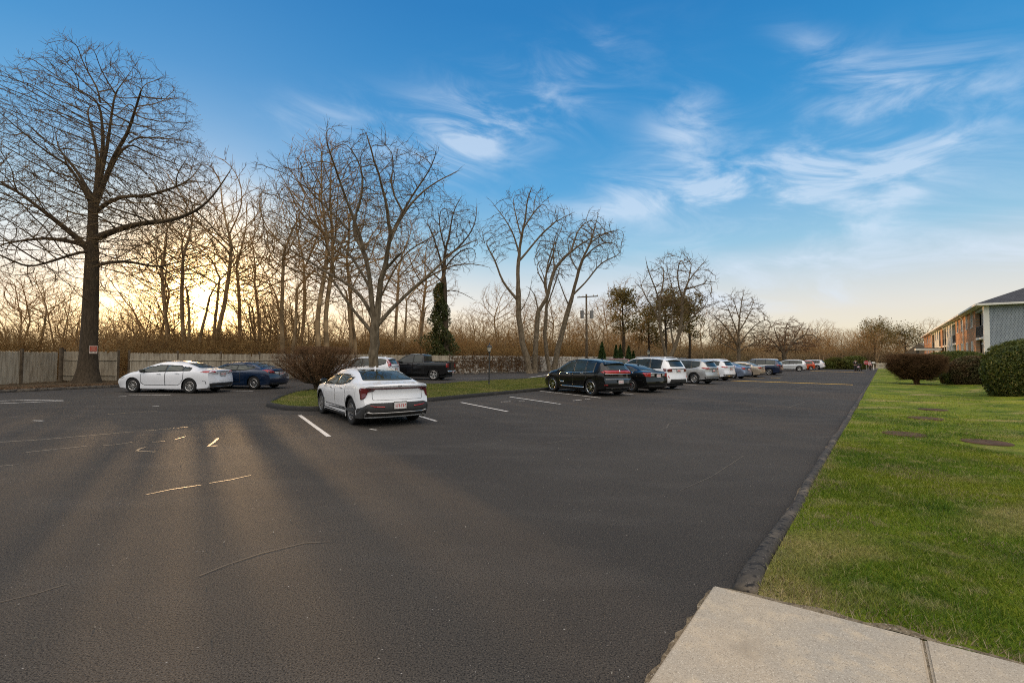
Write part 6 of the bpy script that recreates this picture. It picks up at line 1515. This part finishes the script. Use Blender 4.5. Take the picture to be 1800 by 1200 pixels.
# ------------------------------------------------------------------ street furniture
IRON = mat('black_iron', (.018, .018, .018), .5, col2=(.028, .026, .024), nscale=20)
FROST = mat('frosted_glass', (.86, .80, .66), .35, col2=(.62, .56, .45), nscale=8, trans=.35)
def lamp(p, label):
    t = thing('lamp_post', label, 'lamp', p, .4, 'lantern lamp posts on the island')
    m = MB(); m.lathe([(.0, -.1), (.055, -.1), (.055, .05), (.04, .09), (.038, 1.55), (.05, 1.57), (.05, 1.61), (.036, 1.63), (.034, 1.86), (.055, 1.88), (.055, 1.91), (.0, 1.91)], 14)
    m.box((0, 0, 1.66), (.30, .018, .018)); m.build('pole', IRON, t, smooth=False)
    l_ = MB(); l_.lathe([(.0, 1.90), (.10, 1.92), (.10, 1.95), (.085, 1.97)], 6)
    for k in range(6):
        a = math.pi / 3 * k; l_.tube([(.088 * math.cos(a), .088 * math.sin(a), 1.95), (.150 * math.cos(a), .150 * math.sin(a), 2.22)], .009, 4)
    l_.lathe([(.165, 2.215), (.178, 2.235), (.10, 2.32), (.045, 2.36), (.03, 2.40), (.028, 2.42), (.04, 2.44), (.02, 2.47), (.0, 2.50)], 6)
    lo = l_.build('lantern', IRON, t)
    g_ = MB(); g_.lathe([(.086, 1.955), (.152, 2.215)], 6); g_.build('pane', FROST, lo)
lamp((-1.36, 27.4, .1), 'lantern lamp post on the island grass, standing clear of the cars')
p = atY(1139.7, 640, 43); lamp((p.x, 43, .1), 'lantern lamp post seen above the roof of the large white car')
p = atY(1031, 640, 58.5)
t = thing('utility_pole', 'weathered wooden utility pole with crossarm and transformer cans behind the black crossover', 'pole', (p.x, 58.5, 0))
m = MB(); m.tube([(0, 0, -.2), (.0, 0, 4), (-.05, 0, 9.9)], [.17, .15, .11], 12); m.build('mast', POSTM, t, smooth=True)
m = MB(); m.box((.1, -.12, 9.55), (2.7, .1, .13), ax=Matrix.Rotation(R(-4), 3, 'Y')); m.build('crossarm', BARKL, t)
for x in (-1.1, -.6, .75, 1.25):
    m = MB(); m.lathe([(.0, 0), (.05, 0), (.06, .08), (.03, .12), (.05, .16), (0, .2)], 8); m.build('insulator', TRIMW, t, (x + .1, -.12, 9.62 + x * .07))
for x in (-.62, .62):
    m = MB(); m.lathe([(.0, 0), (.24, .02), (.24, .95), (.25, .97), (.2, 1.03), (0, 1.05)], 14); m.lathe([(.04, 1.03), (.05, 1.25), (0, 1.28)], 8, off=(.1, 0, 0)); m.build('transformer', mat('transformer_grey', (.22, .22, .21), .6, col2=(.16, .15, .14), nscale=4), t, (x, -.1, 6.75), smooth=False)
    m = MB(); m.box((x * .45, -.08, 7.3), (.34, .06, .08)); m.build('bracket', IRON, t)
# notice on the tall tree
p = atY(164, 614.3, 26.10)
t = thing('notice_sign', 'red notice with white border fixed to the trunk of the tallest tree', 'sign', tuple(p), R(35)); t.scale = (.76, .76, .76)
m = MB(); m.box((0, .012, 0), (.46, .014, .60)); m.build('board', mat('sign_white', (.52, .42, .34), .7, col2=(.44, .35, .28), nscale=8), t)
m = MB(); m.box((0, .001, .075), (.40, .01, .39)); m.build('red_panel', mat('sign_red', (.36, .055, .025), .7, col2=(.30, .05, .025), nscale=8), t)
m = MB()
for k in range(4): m.box((.0 + .01 * (k % 2), -.005, .20 - k * .075), (.30 - .05 * (k % 3), .004, .026))
m.build('text_lines', mat('faded_print', (.48, .22, .15), .8, col2=(.42, .18, .12), nscale=9), t)
m = MB(); m.box((-.10, .001, -.20), (.12, .01, .05)); m.box((.11, .001, -.20), (.12, .01, .05)); m.build('arrow_mark', IRON, t)
# far end: stop sign, post box, white fence
p = at(1523, 650.5)
t = thing('stop_sign', 'red octagonal stop sign at the far exit of the car park', 'sign', tuple(p), R(-36))
m = MB(); m.box((0, .03, .75), (.06, .05, 1.7)); m.build('post', RIMS, t)
oc = [(.36 * math.cos(R(22.5 + 45 * k)), .36 * math.sin(R(22.5 + 45 * k))) for k in range(8)]
def octp(s, y0, y1, nm, mm):
    m = MB(); m.add([(x * s, y0, 1.25 + z) for x, z in oc] + [(x * s, y1, 1.25 + z) for x, z in oc], [tuple(range(8)), tuple(range(8, 16))[::-1]] + [(i, i + 8, (i + 1) % 8 + 8, (i + 1) % 8) for i in range(8)]); return m.build(nm, mm, t)
octp(1, -.012, .004, 'border', PLATE); octp(.93, -.018, -.0125, 'face', mat('stop_red', (.45, .03, .04), .5, col2=(.40, .03, .035), nscale=6))
textmesh('STOP', .27, PLATE, t, (0, -.021, 1.25), (R(90), 0, 0))
p = at(1535.5, 650)
t = thing('letter_box', 'white letter box on a white post beside the small white fence', 'letter box', tuple(p), R(-30))
m = MB(); m.box((0, 0, .5), (.16, .16, 1.2)); m.build('post', TRIMW, t)
m = MB(); m.add([(-.22 * a, y, z) for y in (-.35, .35) for a, z in ((1, 1.1), (-1, 1.1), (-1, 1.28), (-.6, 1.38), (0, 1.41), (.6, 1.38), (1, 1.28))], [tuple(range(7)), tuple(range(7, 14))[::-1]] + [(i, i + 7, (i + 1) % 7 + 7, (i + 1) % 7) for i in range(7)]); m.build('box', TRIMW, t)
pa, pb_ = atY(1540, 640, 84), atY(1575, 640, 86)
t = thing('picket_fence', 'low white picket fence at the far end beside the clipped mushroom bush', 'fence', (pa.x, 84, 0), math.atan2(2, pb_.x - pa.x))
n = 26; m = MB(); Lf = (pb_ - pa).xy.length
for k in range(n):
    x = Lf * k / (n - 1); m.prism([(x - .04, -.01), (x + .04, -.01), (x + .04, .01), (x - .04, .01)], .05, 1.15 + .04 * (k % 2))
m.build('pickets', TRIMW, t)
for z in (.35, .9): m = MB(); m.box((Lf / 2, .03, z), (Lf, .03, .08)); m.build('rail', TRIMW, t)

# ------------------------------------------------------------------ people far off
SKIN = mat('skin', (.42, .24, .17), .6, col2=(.38, .21, .15), nscale=6); HAIR = mat('dark_hair', (.03, .02, .015), .7, col2=(.05, .035, .02), nscale=20)
def skinned(name, verts, edges, radii, m, parent, sub=2):
    me = bpy.data.meshes.new(name); me.from_pydata(verts, edges, []); o = link(name, me)
    md = o.modifiers.new('skin', 'SKIN'); o.modifiers.new('sub', 'SUBSURF').levels = sub
    if not me.skin_vertices: 
        bm = bmesh.new(); bm.from_mesh(me); bm.verts.layers.skin.verify(); bm.to_mesh(me); bm.free()
    sv = me.skin_vertices[0].data
    for i, r in enumerate(radii): sv[i].radius = r if hasattr(r, '__len__') else (r, r); 
    sv[0].use_root = True
    bpy.context.view_layer.update()
    nm = bpy.data.meshes.new_from_object(o.evaluated_get(bpy.context.evaluated_depsgraph_get()))
    bpy.data.objects.remove(o); bpy.data.meshes.remove(me); nm.name = name; nm.materials.clear(); nm.materials.append(m)
    nm.polygons.foreach_set('use_smooth', np.ones(len(nm.polygons), bool))
    return link(name, nm, parent)
def person(label, pos, rz, h, top, legs, raised=None, cap=None):
    t = thing('person', label, 'person', pos, rz); k = h / 1.72; t.scale = (k,) * 3
    # bare body: torso, neck, head, arms and legs in one surface
    hands = {-1: (-.30, -.08, .80), 1: (.30, -.08, .80)}; elb = {-1: (-.29, .04, 1.10), 1: (.29, .04, 1.10)}
    if raised:
        for s_ in raised: elb[s_] = (.30 * s_, -.16, 1.20); hands[s_] = (.10 * s_, -.26, 1.48)
    V = [(0, 0, .95), (0, .01, 1.15), (0, .01, 1.36), (0, 0, 1.48), (0, -.02, 1.56), (0, -.01, 1.66)]; Rr = [(.15, .11), (.135, .10), (.16, .11), (.06, .06), (.085, .095), (.07, .085)]
    E_ = [(0, 1), (1, 2), (2, 3), (3, 4), (4, 5)]
    for s_ in (-1, 1):
        i = len(V); V += [(.18 * s_, .01, 1.38), elb[s_], hands[s_]]; Rr += [.058, .043, .032]; E_ += [(2, i), (i, i + 1), (i + 1, i + 2)]
        hv, ev = Vector(hands[s_]), Vector(elb[s_]); d = (hv - ev).normalized(); a = d.orthogonal().normalized()
        for q in range(4):
            j = len(V); b0 = hv + d * .05 + a * (.018 * (q - 1.5)); V += [tuple(b0), tuple(b0 + d * (.05 + .008 * (q % 3)))]; Rr += [.010, .008]; E_ += [(i + 2, j), (j, j + 1)]
        j = len(V); V += [tuple(hv + d * .03 + a * .05)]; Rr += [.011]; E_ += [(i + 2, j)]
        j = len(V); st = .05 * s_; V += [(.09 * s_, 0, .90), (.10 * s_, -.02 - st, .50), (.11 * s_, .02 + st, .08), (.12 * s_, -.12 + st, .035)]; Rr += [.095, .065, .042, .035]; E_ += [(0, j), (j, j + 1), (j + 1, j + 2), (j + 2, j + 3)]
    body = skinned('body', V, E_, Rr, SKIN, t)
    # clothes: a little larger than the body
    ids = [0, 1, 2]; v2 = [V[0], V[1], V[2], (0, 0, 1.44)]; r2 = [(.175, .135), (.165, .13), (.185, .135), (.085, .08)]; e2_ = [(0, 1), (1, 2), (2, 3)]
    for s_ in (-1, 1):
        i = len(v2); hv = Vector(hands[s_]).lerp(Vector(elb[s_]), .12); v2 += [(.18 * s_, .01, 1.38), elb[s_], tuple(hv)]; r2 += [.078, .062, .048]; e2_ += [(2, i), (i, i + 1), (i + 1, i + 2)]
    skinned('jacket', v2, e2_, r2, top, t)
    v3 = [(0, 0, .98), (0, 0, .90)]; r3 = [(.165, .125), (.16, .125)]; e3 = [(0, 1)]
    for s_ in (-1, 1):
        i = len(v3); st = .05 * s_; v3 += [(.09 * s_, 0, .80), (.10 * s_, -.02 - st, .50), (.11 * s_, .02 + st, .10)]; r3 += [.10, .082, .068]; e3 += [(1, i), (i, i + 1), (i + 1, i + 2)]
    skinned('trousers', v3, e3, r3, legs, t)
    for s_ in (-1, 1):
        st = .05 * s_; skinned('shoe', [(.11 * s_, .05 + st, .05), (.118 * s_, -.08 + st, .045), (.122 * s_, -.16 + st, .035)], [(0, 1), (1, 2)], [.05, .048, .035], TYRE, t, 1)
    skinned('hair', [(0, .03, 1.60), (0, .02, 1.68), (0, -.03, 1.72)], [(0, 1), (1, 2)], [(.088, .088), (.09, .085), (.06, .05)], HAIR, t)
    fz = MB()
    for s_ in (-1, 1): fz.lathe([(.0, -.008), (.012, 0), (0, .008)], 8, off=(.033 * s_, -.108, 1.605))
    fz.box((0, -.112, 1.53), (.045, .01, .01)); fz.build('face_features', HAIR, t)
    nz = MB(); nz.add([(-.014, -.10, 1.555), (.014, -.10, 1.555), (0, -.135, 1.56), (0, -.102, 1.60)], [(0, 1, 2), (1, 3, 2), (3, 0, 2)]); nz.build('nose', SKIN, t)
    if cap:
        skinned('cap', [(0, 0, 1.69), (0, -.02, 1.74)], [(0, 1)], [(.105, .11), (.08, .08)], cap, t)
    return t
DARKC = mat('dark_cloth', (.022, .020, .024), .9, col2=(.03, .028, .03), nscale=9); PINKC = mat('pink_cloth', (.62, .38, .42), .85, col2=(.7, .5, .52), nscale=5); WHC = mat('white_cloth', (.75, .73, .70), .85, col2=(.68, .66, .64), nscale=6)
p = at(1503.5, 652.4); pt = person('walker in dark jacket and trousers with hands raised to the face beside the stroller', tuple(p), R(-20), 1.70, DARKC, DARKC, raised=(-1, 1))
m = skinned('scarf', [(0, -.10, 1.42), (.02, -.13, 1.30), (.03, -.135, 1.22)], [(0, 1), (1, 2)], [.06, .05, .04], WHC, pt, 1)
p = at(1529.5, 650.6); person('walker in white cap and pink top between the stop sign and letter box', tuple(p), R(15), 1.55, PINKC, DARKC, cap=WHC)
p = at(1509, 652)
t = thing('baby_stroller', 'black stroller holding a pink and white bundle beside the walker in dark clothes', 'stroller', tuple(p), R(-60))
m = MB()
for s_ in (-1, 1):
    m.tube([(.24 * s_, .55, 1.02), (.24 * s_, .30, .80), (.24 * s_, -.30, .28)], .016, 6); m.tube([(.24 * s_, .30, .14), (.24 * s_, .0, .55)], .016, 6)
m.tube([(-.24, .55, 1.02), (.24, .55, 1.02)], .02, 6); m.tube([(-.24, .30, .14), (.24, .30, .14)], .012, 6); m.build('frame', IRON, t)
for s_ in (-1, 1):
    for y in (-.32, .32):
        m = MB(); m.lathe([(.03, -.02), (.13, -.025), (.14, 0), (.13, .025), (.03, .02)], 16, 'X'); m.build('wheel', TYRE, t, (.25 * s_, y, .14))
skinned('seat', [(0, -.28, .42), (0, 0, .45), (0, .20, .62), (0, .28, .82)], [(0, 1), (1, 2), (2, 3)], [(.2, .07), (.22, .09), (.22, .09), (.2, .06)], DARKC, t)
skinned('bundle', [(0, -.22, .56), (0, 0, .60), (0, .14, .76)], [(0, 1), (1, 2)], [(.13, .09), (.16, .12), (.12, .11)], PINKC, t)
m = MB(); n = 9; vs = []
for i in range(n):
    a = R(20 + 130 * i / (n - 1))
    for x in (-.25, -.15, .15, .25): vs.append((x, .16 + .30 * math.cos(a) * (.9 if abs(x) > .2 else 1), .80 + .26 * math.sin(a) * (.86 if abs(x) > .2 else 1)))
m.add(vs, [(i * 4 + k, i * 4 + k + 1, i * 4 + 5 + k, i * 4 + 4 + k) for i in range(n - 1) for k in range(3)]); h_ = m.build('hood', DARKC, t, smooth=True); sm = h_.modifiers.new('t', 'SOLIDIFY'); sm.thickness = .012
